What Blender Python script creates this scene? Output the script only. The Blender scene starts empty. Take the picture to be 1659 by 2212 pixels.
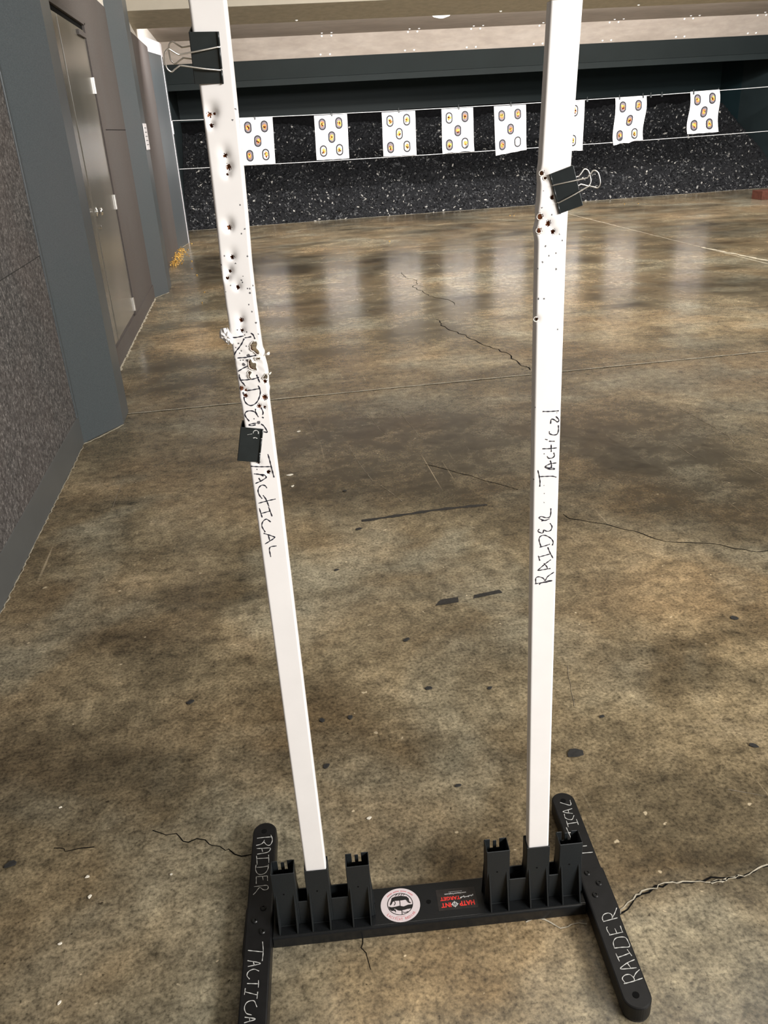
import bpy, bmesh, math, random
import numpy as np
from mathutils import Vector, Matrix
random.seed(7); RNG = np.random.default_rng(11)
C = bpy.context.scene.collection
scn = bpy.context.scene
PI = math.pi
# ------------------------------------------------------------------ camera
cam_d = bpy.data.cameras.new('camera'); cam = bpy.data.objects.new('camera', cam_d); C.objects.link(cam)
pitch, roll, yaw = 0.43905565, -0.06030953, 0.13312612
fw = Vector((math.sin(yaw)*math.cos(pitch), math.cos(yaw)*math.cos(pitch), -math.sin(pitch)))
r0 = Vector((math.cos(yaw), -math.sin(yaw), 0)); u0 = r0.cross(fw)
rt = math.cos(roll)*r0+math.sin(roll)*u0; up = -math.sin(roll)*r0+math.cos(roll)*u0
M = Matrix((rt, up, -fw)).transposed().to_4x4(); M.translation = (0, 0, 1.38)
cam.matrix_world = M
cam_d.sensor_fit = 'VERTICAL'; cam_d.sensor_height = 36.0; cam_d.lens = 36.0*1789/2212
cam_d.clip_start = .05; cam_d.clip_end = 100
scn.camera = cam
# ------------------------------------------------------------------ view, world, lights
vs = scn.view_settings; vs.view_transform = 'Standard'; vs.look = 'None'; vs.gamma = 1; vs.use_curve_mapping = False
vs.exposure = 0.0
w = bpy.data.worlds.new('world'); scn.world = w; w.use_nodes = True
w.node_tree.nodes['Background'].inputs[0].default_value = (.9, .93, 1, 1)
w.node_tree.nodes['Background'].inputs[1].default_value = .25
def area(name, loc, direction, sx, sy, power, col=(1, .96, .90)):
    d = bpy.data.lights.new(name, 'AREA'); d.shape = 'RECTANGLE'; d.size = sx; d.size_y = sy; d.energy = power; d.color = col
    o = bpy.data.objects.new(name, d); C.objects.link(o); o.location = loc
    o.rotation_euler = Vector(direction).to_track_quat('-Z', 'Y').to_euler()
    return o
area('booth_light', (3.1, -1.7, 2.30), (-.72, .66, -.22), 2.6, .5, 345, (1, .975, .945))
area('bay_light_near', (3.5, 2.2, 2.85), (0, .75, -.66), 7.0, .3, 150)
area('bay_light_mid', (4.2, 6.4, 2.85), (0, .75, -.66), 8.5, .3, 430)
area('target_light', (4.2, 10.75, 2.50), (0, .85, -.53), 9.6, .12, 420, (1, .97, .95))
# ------------------------------------------------------------------ measured outlines (metres, in each sheet's own plane)
FLOOR_STAINS = [(.55,3.75,.8,.55,.95),(1.05,3.25,.7,.7,.85),(.35,3.25,.6,.45,.85),(1.62,3.4,.5,.7,1.0),(1.60,2.75,.45,.45,.85),(1.95,2.55,.35,.22,.6),(.44,9.2,.38,.42,.8),(1.38,9.35,.32,.25,.7),
  (1.6,6.65,.35,.4,.6),(.95,6.75,.4,.5,.6),(.42,6.9,.45,.7,.65),(4.8,11.1,.8,.5,.5),(3.25,8.4,.5,.3,.55),(4.7,8.6,.9,.45,.55),(2.9,6.5,.4,.7,.6),(-.45,3.75,.35,.35,.6),(-.3,7.6,.45,.2,.6),(.3,5.4,.6,.35,.4),(2.4,4.1,.6,.3,.55),
  (.30,2.30,.22,.22,.35),(.10,1.75,.14,.16,.4),(1.0,1.78,.22,.16,.4),(-.75,1.6,.2,.25,.4),(5.6,7.2,.9,.5,.5),(6.5,12.2,1.2,.3,.5),(2.2,12.6,1.0,.25,.4)]
FLOOR_PALE = [(1.35,2.0,.35,.35,.8),(1.0,1.5,.3,.22,.45),(.35,.95,.5,.2,.55),(1.5,5.2,.8,.5,.7),(-.55,6.3,.35,.6,.8),(-.5,1.2,.3,.2,.3),(.1,10.6,.9,.6,.5),(2.9,5.2,.9,.5,.6),(3.3,9.2,.8,.4,.5)]
CRACKS = [([(1.454,8.48),(1.446,8.12),(1.503,7.99),(1.466,7.72),(1.414,7.65),(1.457,7.36),(1.472,7.15),(1.583,6.86),(1.586,6.69)],.006),
 ([(1.333,6.21),(1.323,5.91),(1.382,5.70),(1.432,5.47),(1.467,5.26),(1.526,5.07),(1.526,4.86),(1.558,4.64)],.008),
 ([(1.041,2.70),(1.086,2.64),(1.162,2.585),(1.211,2.53),(1.236,2.5),(1.274,2.45),(1.313,2.41),(1.382,2.37),(1.475,2.34),(1.505,2.30),(1.557,2.26),(1.599,2.25)],.004),
 ([(.65,3.35),(.74,3.25),(.85,3.10),(.95,2.98)],.003),
 ([(-.36,1.43),(-.328,1.407),(-.307,1.398),(-.296,1.383),(-.263,1.376),(-.242,1.363),(-.219,1.345),(-.199,1.336),(-.185,1.325),(-.153,1.309)],.0022),
 ([(-.574,1.417),(-.553,1.408),(-.53,1.405),(-.514,1.412),(-.487,1.404)],.002),
 ([(.052,1.075),(.057,1.035),(.063,1.00)],.0014),([(.542,1.027),(.62,1.062),(.70,1.067),(.80,1.058),(.87,1.071)],.004)]
PALE_CRACKS = [([(.542,1.025),(.557,1.037),(.576,1.048),(.597,1.059),(.633,1.064),(.652,1.07),(.679,1.066),(.714,1.064),(.732,1.055),(.754,1.054),(.77,1.052),(.792,1.057),(.823,1.056),(.849,1.068),(.869,1.07)],.003),
 ([(.745,1.055),(.775,1.054),(.80,1.059)],.005),([(.365,1.043),(.4,1.04),(.411,1.021),(.446,1.018),(.474,1.017)],.003)]
SCRATCHES = [[(.662,4.19),(.676,3.946),(.695,3.678)],[(.345,3.656),(.366,3.425),(.392,3.242)],[(.502,4.188),(.52,3.873),(.539,3.796)],[(.183,4.159),(.207,3.821)],[(.419,3.173),(.479,2.992)],
 [(2.022,3.733),(2.038,3.533),(2.045,3.314),(2.022,3.195)],[(1.773,3.291),(1.78,3.083)],[(1.922,3.106),(1.926,2.914),(1.933,2.794)],[(.723,1.791),(.697,1.7),(.679,1.624)],[(.901,1.277),(.969,1.237)],[(-.696,3.232),(-.685,3.572)]]
LET_L = [[[-0.0193,1.1374],[-0.0158,1.137],[-0.0103,1.1375],[-0.0054,1.1382]],[[-0.0034,1.1356],[0.0042,1.1364]],[[0.0051,1.1412],[0.0073,1.1391],[0.0084,1.1359],[0.0089,1.1334]],[[-0.0051,1.1341],[-0.0086,1.1284],[-0.0129,1.1231],[-0.0179,1.1178],[-0.021,1.1126]],[[-0.0167,1.1089],[-0.0094,1.1088],[-0.0039,1.109],[0.0017,1.1099],[0.0072,1.1106]],[[-0.0186,1.0905],[-0.012,1.0939],[-0.0056,1.0966]],[[-0.0178,1.0855],[-0.018,1.0816],[-0.0164,1.0756],[-0.0143,1.0728],[-0.0123,1.069]],[[-0.0179,1.0777],[-0.0112,1.0775],[-0.0019,1.0777],[0.007,1.0796]],[[0.005,1.0831],[0.0062,1.0784],[0.0077,1.0727]],[[-0.0095,1.0621],[-0.0019,1.0628],[0.0056,1.0636]],[[0.0052,1.0679],[0.0066,1.0638],[0.0068,1.0579],[0.0044,1.0509],[0.0009,1.0453],[-0.0032,1.0421],[-0.0084,1.0408],[-0.0131,1.0435],[-0.0156,1.048],[-0.0161,1.0538],[-0.0163,1.0597]],[[-0.0024,1.0351],[-0.0028,1.0319],[-0.0017,1.0278],[0.0,1.024]],[[-0.0017,1.0281],[-0.0039,1.031],[-0.0068,1.0328],[-0.0111,1.0335],[-0.0157,1.0322],[-0.0177,1.0284],[-0.0161,1.0237],[-0.0132,1.0191]],[[0.0052,1.0362],[0.0067,1.0324],[0.0072,1.0291],[0.0063,1.0265]],[[0.0056,1.0229],[0.0067,1.0219]],[[-0.0039,1.015],[-0.009,1.0148],[-0.0139,1.0135],[-0.0106,1.012],[-0.0054,1.0128]],[[0.0028,1.0131],[0.0057,1.0105],[0.0083,1.0056],[0.0097,1.0008],[0.005,1.0018]],[[0.0069,0.9682],[0.0082,0.9597],[0.0095,0.9484],[0.0114,0.9331]],[[-0.0185,0.9523],[-0.0077,0.9506],[0.009,0.9493]],[[-0.0157,0.9404],[-0.0091,0.9391],[-0.0036,0.9362]],[[-0.0123,0.9398],[-0.0027,0.9379],[0.0002,0.9351],[0.0,0.933],[-0.0077,0.9287],[-0.0152,0.9258]],[[-0.0098,0.9332],[-0.0078,0.9277]],[[-0.0005,0.9174],[-0.0027,0.9211],[-0.0071,0.9222],[-0.0115,0.919],[-0.0134,0.9135],[-0.0122,0.9069],[-0.0092,0.9015]],[[-0.0149,0.8946],[-0.0024,0.8971],[0.0096,0.899]],[[-0.0069,0.9061],[-0.0037,0.8997],[-0.0008,0.8884]],[[-0.0148,0.8865],[-0.0125,0.8721]],[[-0.0136,0.8779],[0.0002,0.8809]],[[-0.0013,0.8872],[0.0019,0.8725]],[[-0.0013,0.8636],[-0.0068,0.8683],[-0.0124,0.8646],[-0.0144,0.8573],[-0.011,0.8481]],[[-0.0128,0.8457],[0.0,0.8394],[0.0011,0.8367],[-0.013,0.8284]],[[-0.0069,0.8421],[-0.0057,0.8328]],[[0.0029,0.8237],[-0.0072,0.8214],[-0.0075,0.8066]]]
LET_R = [[[-0.0144,0.9994],[-0.0036,0.9986],[0.0076,0.9987]],[[-0.003,0.9807],[-0.0022,0.9868],[0.0021,0.9858],[0.0069,0.9822],[0.0088,0.9852],[0.0046,0.9904]],[[-0.0044,0.9688],[-0.0039,0.9655],[0.0015,0.963],[0.0069,0.9639],[0.0087,0.9694],[0.0084,0.9766]],[[-0.0038,0.9539],[0.0032,0.9533]],[[-0.0099,0.9575],[-0.0071,0.9564]],[[-0.0135,0.9432],[-0.0032,0.9426],[0.0069,0.9428]],[[-0.0011,0.948],[-0.0007,0.9378]],[[-0.0065,0.9309],[-0.0041,0.9278],[0.0013,0.9279],[0.0042,0.931],[0.0031,0.9353]],[[-0.0016,0.9236],[0.0003,0.9177],[0.0002,0.9133]],[[0.007,0.9195],[-0.0011,0.9189],[-0.0078,0.9162],[-0.0084,0.9134],[-0.0022,0.9104],[0.0047,0.9098],[0.0039,0.9113],[-0.0036,0.9127],[-0.0071,0.9143]],[[-0.0196,0.91],[-0.0176,0.9018],[-0.016,0.8922],[-0.0161,0.8844]],[[-0.0169,0.9],[-0.0073,0.8995],[0.0023,0.8989],[0.0078,0.897]],[[0.0016,0.8466],[0.0017,0.839],[0.0002,0.833],[-0.0054,0.8323],[-0.0124,0.8349],[-0.0159,0.833],[-0.0123,0.8299],[-0.0059,0.8277]],[[-0.0115,0.8275],[-0.0052,0.8281],[-0.0004,0.83]],[[0.0013,0.8222],[0.0043,0.8165],[0.0023,0.8104],[-0.0033,0.8094],[-0.0083,0.8122],[-0.0086,0.8092],[-0.0103,0.807],[-0.0152,0.809],[-0.0171,0.8115],[-0.0154,0.8137]],[[0.006,0.785],[0.0069,0.7905],[0.0028,0.7971],[-0.0059,0.8027],[-0.0129,0.8018],[-0.0149,0.7957],[-0.0118,0.7844]],[[-0.0132,0.7832],[-0.004,0.7852],[0.0016,0.787]],[[-0.001,0.7817],[0.0021,0.7735],[0.0074,0.7626]],[[-0.0152,0.768],[-0.013,0.7602]],[[-0.0142,0.7663],[-0.0056,0.7682],[0.0036,0.7702]],[[0.0039,0.7597],[-0.0045,0.7533],[-0.0143,0.7445],[-0.015,0.7427],[-0.0071,0.7435],[0.0037,0.7444]],[[-0.006,0.7542],[-0.0015,0.7481],[-0.0006,0.744]],[[0.0097,0.7373],[0.0005,0.7308],[-0.0037,0.7239],[-0.0067,0.7283],[-0.014,0.7315],[-0.0183,0.7294],[-0.0181,0.7204]],[[-0.0188,0.7196],[-0.0094,0.7203],[0.0008,0.7209],[0.0073,0.7228],[0.0007,0.7226],[-0.0108,0.7196],[-0.0122,0.7178]]]
LEG_L = [[[-0.3332,0.2082],[-0.3196,0.2084],[-0.3038,0.208]],[[-0.3049,0.2127],[-0.3019,0.2044],[-0.3015,0.1953],[-0.3046,0.1874],[-0.3089,0.1857],[-0.3134,0.1885],[-0.3171,0.194],[-0.319,0.1976]],[[-0.3179,0.2009],[-0.3206,0.1945],[-0.3256,0.1907],[-0.3342,0.189]],[[-0.3324,0.1803],[-0.3207,0.1795],[-0.306,0.1787],[-0.3045,0.1747],[-0.3073,0.1696],[-0.3132,0.1671],[-0.3307,0.1656]],[[-0.322,0.1786],[-0.3203,0.1713]],[[-0.3322,0.1615],[-0.3307,0.1511],[-0.3294,0.1388]],[[-0.3073,0.1604],[-0.3065,0.1511],[-0.306,0.141]],[[-0.3309,0.1543],[-0.3193,0.1534],[-0.3074,0.1529]],[[-0.3316,0.138],[-0.3319,0.1281],[-0.3293,0.1195],[-0.3239,0.1137],[-0.3172,0.1133],[-0.3108,0.1171],[-0.307,0.1259],[-0.3066,0.1363]],[[-0.33,0.1318],[-0.3182,0.1315],[-0.3073,0.1324]],[[-0.3294,0.1083],[-0.329,0.1001],[-0.3285,0.092]],[[-0.3295,0.1088],[-0.3187,0.1084],[-0.307,0.1082]],[[-0.317,0.1082],[-0.3153,0.0993]],[[-0.3074,0.1085],[-0.3065,0.0967]],[[-0.3322,0.0853],[-0.3199,0.0854],[-0.3084,0.0855],[-0.3045,0.082],[-0.3051,0.0766],[-0.3095,0.0747],[-0.3145,0.0763],[-0.3205,0.082],[-0.3244,0.0786],[-0.3281,0.0722],[-0.3327,0.0669]],[[-0.3091,-0.0394],[-0.307,-0.0582],[-0.3077,-0.0773]],[[-0.3344,-0.0537],[-0.3069,-0.0601]],[[-0.3338,-0.0741],[-0.311,-0.0822],[-0.3326,-0.0857]],[[-0.3238,-0.0776],[-0.3213,-0.0848]],[[-0.3129,-0.0967],[-0.3218,-0.0922],[-0.3309,-0.0956],[-0.3331,-0.1032],[-0.3285,-0.1099]],[[-0.3123,-0.1145],[-0.3119,-0.1211],[-0.3119,-0.1276]],[[-0.3314,-0.1182],[-0.3119,-0.1211]],[[-0.3345,-0.1271],[-0.3351,-0.1378]],[[-0.3125,-0.1362],[-0.313,-0.1478]],[[-0.3348,-0.1331],[-0.3128,-0.1415]],[[-0.3125,-0.1625],[-0.3182,-0.1514],[-0.3291,-0.1522],[-0.3334,-0.1611],[-0.3297,-0.1718],[-0.3206,-0.1759]],[[-0.3312,-0.1787],[-0.3136,-0.1838],[-0.3315,-0.1881]],[[-0.3238,-0.181],[-0.3228,-0.1863]],[[-0.3125,-0.1959],[-0.3302,-0.1918],[-0.3303,-0.1997]]]
LEG_R = [[[0.3108,-0.195],[0.325,-0.1931],[0.3448,-0.189]],[[0.3133,-0.1944],[0.311,-0.1859],[0.3174,-0.1802],[0.3261,-0.1803],[0.3306,-0.1873],[0.3298,-0.1918]],[[0.3309,-0.1855],[0.3371,-0.1788],[0.3453,-0.1733]],[[0.3434,-0.1541],[0.3284,-0.1589],[0.3138,-0.1676],[0.3265,-0.1691],[0.3415,-0.1691]],[[0.3292,-0.159],[0.3319,-0.1688]],[[0.3156,-0.1391],[0.3168,-0.1537]],[[0.338,-0.134],[0.3413,-0.1461]],[[0.3156,-0.1468],[0.3293,-0.1437],[0.3392,-0.141]],[[0.3165,-0.1284],[0.33,-0.1284],[0.3435,-0.1287],[0.3448,-0.1199],[0.3426,-0.1105],[0.3333,-0.1084],[0.3244,-0.1103],[0.3183,-0.1176],[0.3165,-0.1284]],[[0.3162,-0.1022],[0.3286,-0.1007],[0.342,-0.0992]],[[0.3179,-0.1024],[0.3158,-0.095],[0.3158,-0.0867],[0.3179,-0.0859]],[[0.3307,-0.0999],[0.3302,-0.0906]],[[0.3411,-0.0991],[0.3417,-0.0868]],[[0.3143,-0.0739],[0.3271,-0.0719],[0.342,-0.0695]],[[0.3143,-0.0739],[0.3149,-0.0666],[0.3199,-0.0597],[0.3291,-0.0576],[0.334,-0.0626],[0.3313,-0.0708]],[[0.3316,-0.0697],[0.3408,-0.0591],[0.3476,-0.0491]],[[0.316,0.2209],[0.335,0.2109],[0.3385,0.2249]],[[0.3359,0.2008],[0.3145,0.1946],[0.3331,0.1872]],[[0.3268,0.1994],[0.3256,0.1901]],[[0.3154,0.1877],[0.3151,0.1765],[0.3265,0.1712],[0.3343,0.1814]],[[0.3145,0.1691],[0.314,0.1527]],[[0.3365,0.1706],[0.3362,0.1559]],[[0.3144,0.161],[0.3364,0.1625]],[[0.3095,0.1515],[0.311,0.1245]],[[0.3117,0.1375],[0.3314,0.1342]],[[0.3297,0.1202],[0.3225,0.124],[0.3206,0.1127]],[[0.3291,0.0999],[0.3367,0.0999]],[[0.3229,0.0829],[0.3434,0.0825]]]
HOLE_L = [[-0.0065,1.3982,0.0024],[-0.0011,1.399,0.0013],[-0.0061,1.3877,0.002],[0.004,1.3555,0.0021],[0.0061,1.3431,0.0028],[0.0032,1.335,0.0015],[-0.0034,1.2749,0.0023],[-0.0044,1.2748,0.0019],[-0.005,1.2395,0.0023],[-0.0107,1.2226,0.0017],[-0.0151,1.2142,0.0017],[-0.0037,1.2018,0.0023],[-0.0052,1.1592,0.0026],[-0.0064,1.145,0.0022],[0.0149,1.0737,0.0025],[-0.0135,1.0549,0.0026],[0.0122,1.0509,0.0036],[0.003,1.0389,0.0028],[0.0099,1.0367,0.0019],[-0.0177,1.0658,0.0028],[-0.0119,1.0627,0.0018],[0.0045,0.9415,0.0025],[-0.0076,0.9569,0.002]]
DOT_L = [[0.018,1.3916,0.0009],[0.0231,1.4023,0.0006],[0.0131,1.3003,0.001],[0.015,1.2726,0.001],[0.0099,1.2672,0.001],[0.0148,1.2723,0.001],[0.01,1.2671,0.0011],[-0.0145,1.242,0.001],[0.0137,1.2397,0.001],[-0.0023,1.2317,0.0009],[-0.0199,1.2315,0.0007],[-0.0209,1.2226,0.0007],[-0.0124,1.2048,0.0009],[0.0046,1.2154,0.0009],[0.002,1.2107,0.001],[0.0029,1.2077,0.001],[0.0082,1.1994,0.001],[0.0111,1.1992,0.001],[0.0104,1.1939,0.0012],[0.0155,1.2028,0.001],[-0.0194,1.1974,0.0008],[0.0072,1.1789,0.001],[0.0099,1.1695,0.001],[0.0131,1.1545,0.0012],[-0.0134,1.1285,0.0011],[-0.0175,1.1228,0.001],[-0.0109,1.1182,0.0011],[-0.0034,1.1239,0.0009],[-0.0134,1.1152,0.001],[-0.0205,1.1074,0.0009],[-0.0138,1.1056,0.0009],[-0.0105,1.105,0.0009],[-0.0121,1.1462,0.001],[-0.0006,1.1428,0.0009],[-0.0035,1.1393,0.001],[0.0134,1.1545,0.0011],[0.0142,1.1392,0.0009],[-0.0025,1.1108,0.0024],[-0.0051,1.1046,0.0018],[-0.0104,1.0992,0.0023],[-0.0063,1.0212,0.0009],[-0.0111,0.9467,0.001],[-0.0006,1.0157,0.0025]]
HOLE_R = [[-0.0202,1.3057,0.0021],[-0.0104,1.2825,0.0024],[-0.0254,1.2603,0.0039],[-0.0143,1.2515,0.0033],[-0.0266,1.2436,0.0035],[-0.008,1.2409,0.0027],[-0.0246,1.3118,0.0032],[-0.0277,1.13,0.003]]
DOT_R = [[-0.0219,1.2911,0.0008],[-0.0235,1.2711,0.001],[-0.0103,1.2619,0.001],[0.0004,1.2372,0.0009],[0.0045,1.2292,0.001],[-0.0175,1.2237,0.0011],[-0.0034,1.2144,0.001],[-0.0125,1.2115,0.0008],[-0.0208,1.2039,0.0011],[-0.0265,1.196,0.0009],[-0.0025,1.1939,0.0011],[-0.025,1.157,0.0012],[-0.0176,1.1565,0.001],[0.0023,1.1143,0.0008],[-0.0255,1.0064,0.0008],[-0.0257,0.896,0.001],[-0.011,0.9351,0.0005],[-0.0099,0.8853,0.0005],[-0.0093,0.8724,0.0006],[-0.0091,0.8574,0.0005],[0.0051,0.9958,0.0007]]
THRU = [[[0.0012,1.1252],[0.0041,1.1287],[0.0073,1.1304],[0.0108,1.1295],[0.011,1.1257],[0.0097,1.1207],[0.0124,1.1157],[0.011,1.1117],[0.0081,1.1126],[0.0044,1.1167],[0.0016,1.1188]],[[0.0046,1.1071],[0.0086,1.1074],[0.0126,1.1077],[0.0126,1.1048],[0.0088,1.1042],[0.0059,1.1047]],[[-0.0037,1.1039],[-0.0012,1.1062],[0.001,1.1045],[0.0018,1.1015],[0.0059,1.1005],[0.0061,1.0973],[0.0056,1.0928],[0.0065,1.0904],[0.0022,1.0905],[-0.0018,1.0927],[-0.0039,1.0955]],[[-0.0067,1.0882],[-0.004,1.09],[-0.0009,1.0881],[-0.0028,1.085],[-0.0044,1.0819],[-0.0023,1.0791],[-0.0036,1.0785],[-0.0065,1.0801]],[[0.0121,1.0782],[0.0147,1.0823],[0.0168,1.0841],[0.0194,1.0806],[0.0178,1.0774],[0.0134,1.0765]]]
EMB_POLY = [[[-0.0703, 0.02], [-0.0675, 0.0278], [-0.0656, 0.0334], [-0.0591, 0.0359], [-0.0477, 0.0366], [-0.0368, 0.0336], [-0.0331, 0.0285], [-0.033, 0.0227], [-0.0319, 0.0201], [-0.0291, 0.0197], [-0.0315, 0.0175], [-0.0343, 0.0195], [-0.0357, 0.0238], [-0.0403, 0.0264], [-0.046, 0.0259], [-0.0516, 0.0258], [-0.0614, 0.0262], [-0.0646, 0.0242], [-0.0669, 0.0195], [-0.0699, 0.0167]], [[-0.0735, 0.0155], [-0.0682, 0.0129], [-0.0612, 0.0131], [-0.0527, 0.0145], [-0.0446, 0.0118], [-0.0359, 0.0148], [-0.0273, 0.0149], [-0.0274, 0.0097], [-0.0314, 0.0056], [-0.0383, 0.0054], [-0.0426, 0.0043], [-0.0511, 0.003], [-0.0564, 0.0044], [-0.0596, 0.0073], [-0.0629, 0.0093], [-0.0615, 0.0026], [-0.0647, 0.0047], [-0.0682, 0.0043], [-0.072, 0.0088]]]
EMB_LINE = [[[-0.0488, 0.0043], [-0.049, -0.0045]], [[-0.0479, 0.0001], [-0.0433, -0.002], [-0.0376, -0.0003]], [[-0.0582, 0.038], [-0.0547, 0.0404]], [[-0.0525, 0.0379], [-0.0495, 0.0405]], [[-0.0473, 0.0378], [-0.0445, 0.0404]], [[-0.0427, 0.0372], [-0.0404, 0.0394]], [[-0.0509, 0.0257], [-0.0508, 0.02], [-0.051, 0.0143]], [[-0.0614, 0.0254], [-0.0597, 0.0211], [-0.0623, 0.0165]], [[-0.0377, 0.0249], [-0.0353, 0.0205], [-0.0327, 0.0185]], [[-0.0609, 0.001], [-0.0611, 0.0066]]]
# ------------------------------------------------------------------ helpers
def link(name, me, mats=None, parent=None):
    o = bpy.data.objects.new(name, me); C.objects.link(o)
    for m in (mats if isinstance(mats, (list, tuple)) else [mats]):
        if m: me.materials.append(m)
    if parent: o.parent = parent
    return o
class MB:
    """collects shapes, then links them as ONE mesh object"""
    def __init__(s): s.v = []; s.f = []; s.m = []
    def add(s, v, f, mi=0):
        b = len(s.v); s.v += [tuple(p) for p in v]; s.f += [tuple(i+b for i in q) for q in f]; s.m += [mi]*len(f)
    def box(s, x0, x1, y0, y1, z0, z1, mi=0):
        s.add([(x0,y0,z0),(x1,y0,z0),(x1,y1,z0),(x0,y1,z0),(x0,y0,z1),(x1,y0,z1),(x1,y1,z1),(x0,y1,z1)],
              [(0,3,2,1),(4,5,6,7),(0,1,5,4),(1,2,6,5),(2,3,7,6),(3,0,4,7)], mi)
    def prism(s, pts, z0, z1, mi=0):
        n = len(pts)
        s.add([(x,y,z0) for x,y in pts]+[(x,y,z1) for x,y in pts],
              [tuple(reversed(range(n))), tuple(range(n,2*n))]+[(i,(i+1)%n,n+(i+1)%n,n+i) for i in range(n)], mi)
    def sweep(s, prof, a0, a1, axis='x', mi=0):
        """closed profile (p,q) swept along an axis: x -> profile is (y,z)"""
        n = len(prof); f = (lambda t,p,q: (t,p,q)) if axis == 'x' else (lambda t,p,q: (p,t,q))
        s.add([f(a0,p,q) for p,q in prof]+[f(a1,p,q) for p,q in prof],
              [tuple(reversed(range(n))), tuple(range(n,2*n))]+[(i,(i+1)%n,n+(i+1)%n,n+i) for i in range(n)], mi)
    def tube(s, pts, r, n=8, mi=0, caps=True):
        P = [Vector(p) for p in pts]; k = len(P); v = []
        T = [(P[min(i+1,k-1)]-P[max(i-1,0)]).normalized() for i in range(k)]
        nrm = T[0].orthogonal().normalized()
        for i in range(k):
            nrm = (nrm-T[i]*nrm.dot(T[i])).normalized(); b = T[i].cross(nrm)
            v += [P[i]+r*(math.cos(2*PI*j/n)*nrm+math.sin(2*PI*j/n)*b) for j in range(n)]
        f = [(i*n+j, i*n+(j+1)%n, (i+1)*n+(j+1)%n, (i+1)*n+j) for i in range(k-1) for j in range(n)]
        if caps: f += [tuple(reversed(range(n))), tuple(range((k-1)*n, k*n))]
        s.add(v, f, mi)
    def lathe(s, prof, c=(0,0,0), n=20, mi=0, R=None):
        v = []; f = []
        for r, z in prof:
            for j in range(n):
                p = Vector((r*math.cos(2*PI*j/n), r*math.sin(2*PI*j/n), z))
                if R: p = R @ p
                v.append(p+Vector(c))
        for i in range(len(prof)-1):
            for j in range(n): f.append((i*n+j, i*n+(j+1)%n, (i+1)*n+(j+1)%n, (i+1)*n+j))
        f += [tuple(reversed(range(n))), tuple(range((len(prof)-1)*n, len(prof)*n))]
        s.add(v, f, mi)
    def build(s, name, mats=None, parent=None, bevel=0, smooth=False, seg=2):
        me = bpy.data.meshes.new(name); me.from_pydata(s.v, [], s.f); me.update()
        me.polygons.foreach_set('material_index', s.m)
        o = link(name, me, mats, parent)
        if bevel:
            b = o.modifiers.new('bevel', 'BEVEL'); b.width = bevel; b.segments = seg; b.limit_method = 'ANGLE'; b.angle_limit = .6
        if smooth: me.polygons.foreach_set('use_smooth', [True]*len(s.f))
        return o
def empty(name, loc=(0,0,0), rz=0):
    o = bpy.data.objects.new(name, None); C.objects.link(o); o.location = loc; o.rotation_euler = (0,0,rz); o.empty_display_size = .05
    return o
def tag(o, label, cat, group=None, kind=None):
    o['label'] = label; o['category'] = cat
    if group: o['group'] = group
    if kind: o['kind'] = kind
    return o
def struct(o, label=None, cat=None):
    o['kind'] = 'structure'
    if label: o['label'] = label; o['category'] = cat
    return o
def smooth_line(pts, step):
    """Catmull-Rom through the points, resampled"""
    P = [np.array(p, float) for p in pts]
    if len(P) == 2: n = max(2, int(np.linalg.norm(P[1]-P[0])/step)+1); return [P[0]+(P[1]-P[0])*t for t in np.linspace(0,1,n)]
    Q = [2*P[0]-P[1]]+P+[2*P[-1]-P[-2]]; out = []
    for i in range(1, len(Q)-2):
        a,b,c,d = Q[i-1:i+3]; n = max(1, int(np.linalg.norm(c-b)/step)+1)
        for k in range(n):
            t = k/n; out.append(.5*(2*b+(c-a)*t+(2*a-5*b+4*c-d)*t*t+(3*b-a-3*c+d)*t**3))
    return out+[P[-1]]
def ribbons(strokes, width, place, th=.0002, step=.0012, keep=None, taper=True):
    """flat raised strokes; place(a,b,h) maps sheet coordinates to 3-D"""
    mb = MB()
    for st in strokes:
        L = smooth_line(st, step); n = len(L); run = []
        def flush(run):
            if len(run) < 2: return
            v = []; m = len(run)
            for i,(p,wd) in enumerate(run):
                t = run[min(i+1,m-1)][0]-run[max(i-1,0)][0]; t = t/(np.linalg.norm(t)+1e-9); nn = np.array([-t[1],t[0]])*wd/2
                e = -t*wd*.3 if i == 0 else (t*wd*.3 if i == m-1 else 0*t)
                for q in (p+nn+e, p-nn+e): v += [place(q[0],q[1],th), place(q[0],q[1],-th*.5)]
            f = []
            for i in range(m-1):
                a = 4*i; b = a+4; f += [(a,b,b+2,a+2),(a+1,a+3,b+3,b+1),(a,a+1,b+1,b),(a+2,b+2,b+3,a+3)]
            f += [(0,2,3,1),(4*m-4,4*m-3,4*m-1,4*m-2)]
            mb.add(v, f)
        for i,p in enumerate(L):
            wd = width*(.8+.25*math.sin(i*.7+len(L))) if taper else width
            if keep is None or keep(p): run.append((p,wd))
            else: flush(run); run = []
        flush(run)
    return mb
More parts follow.
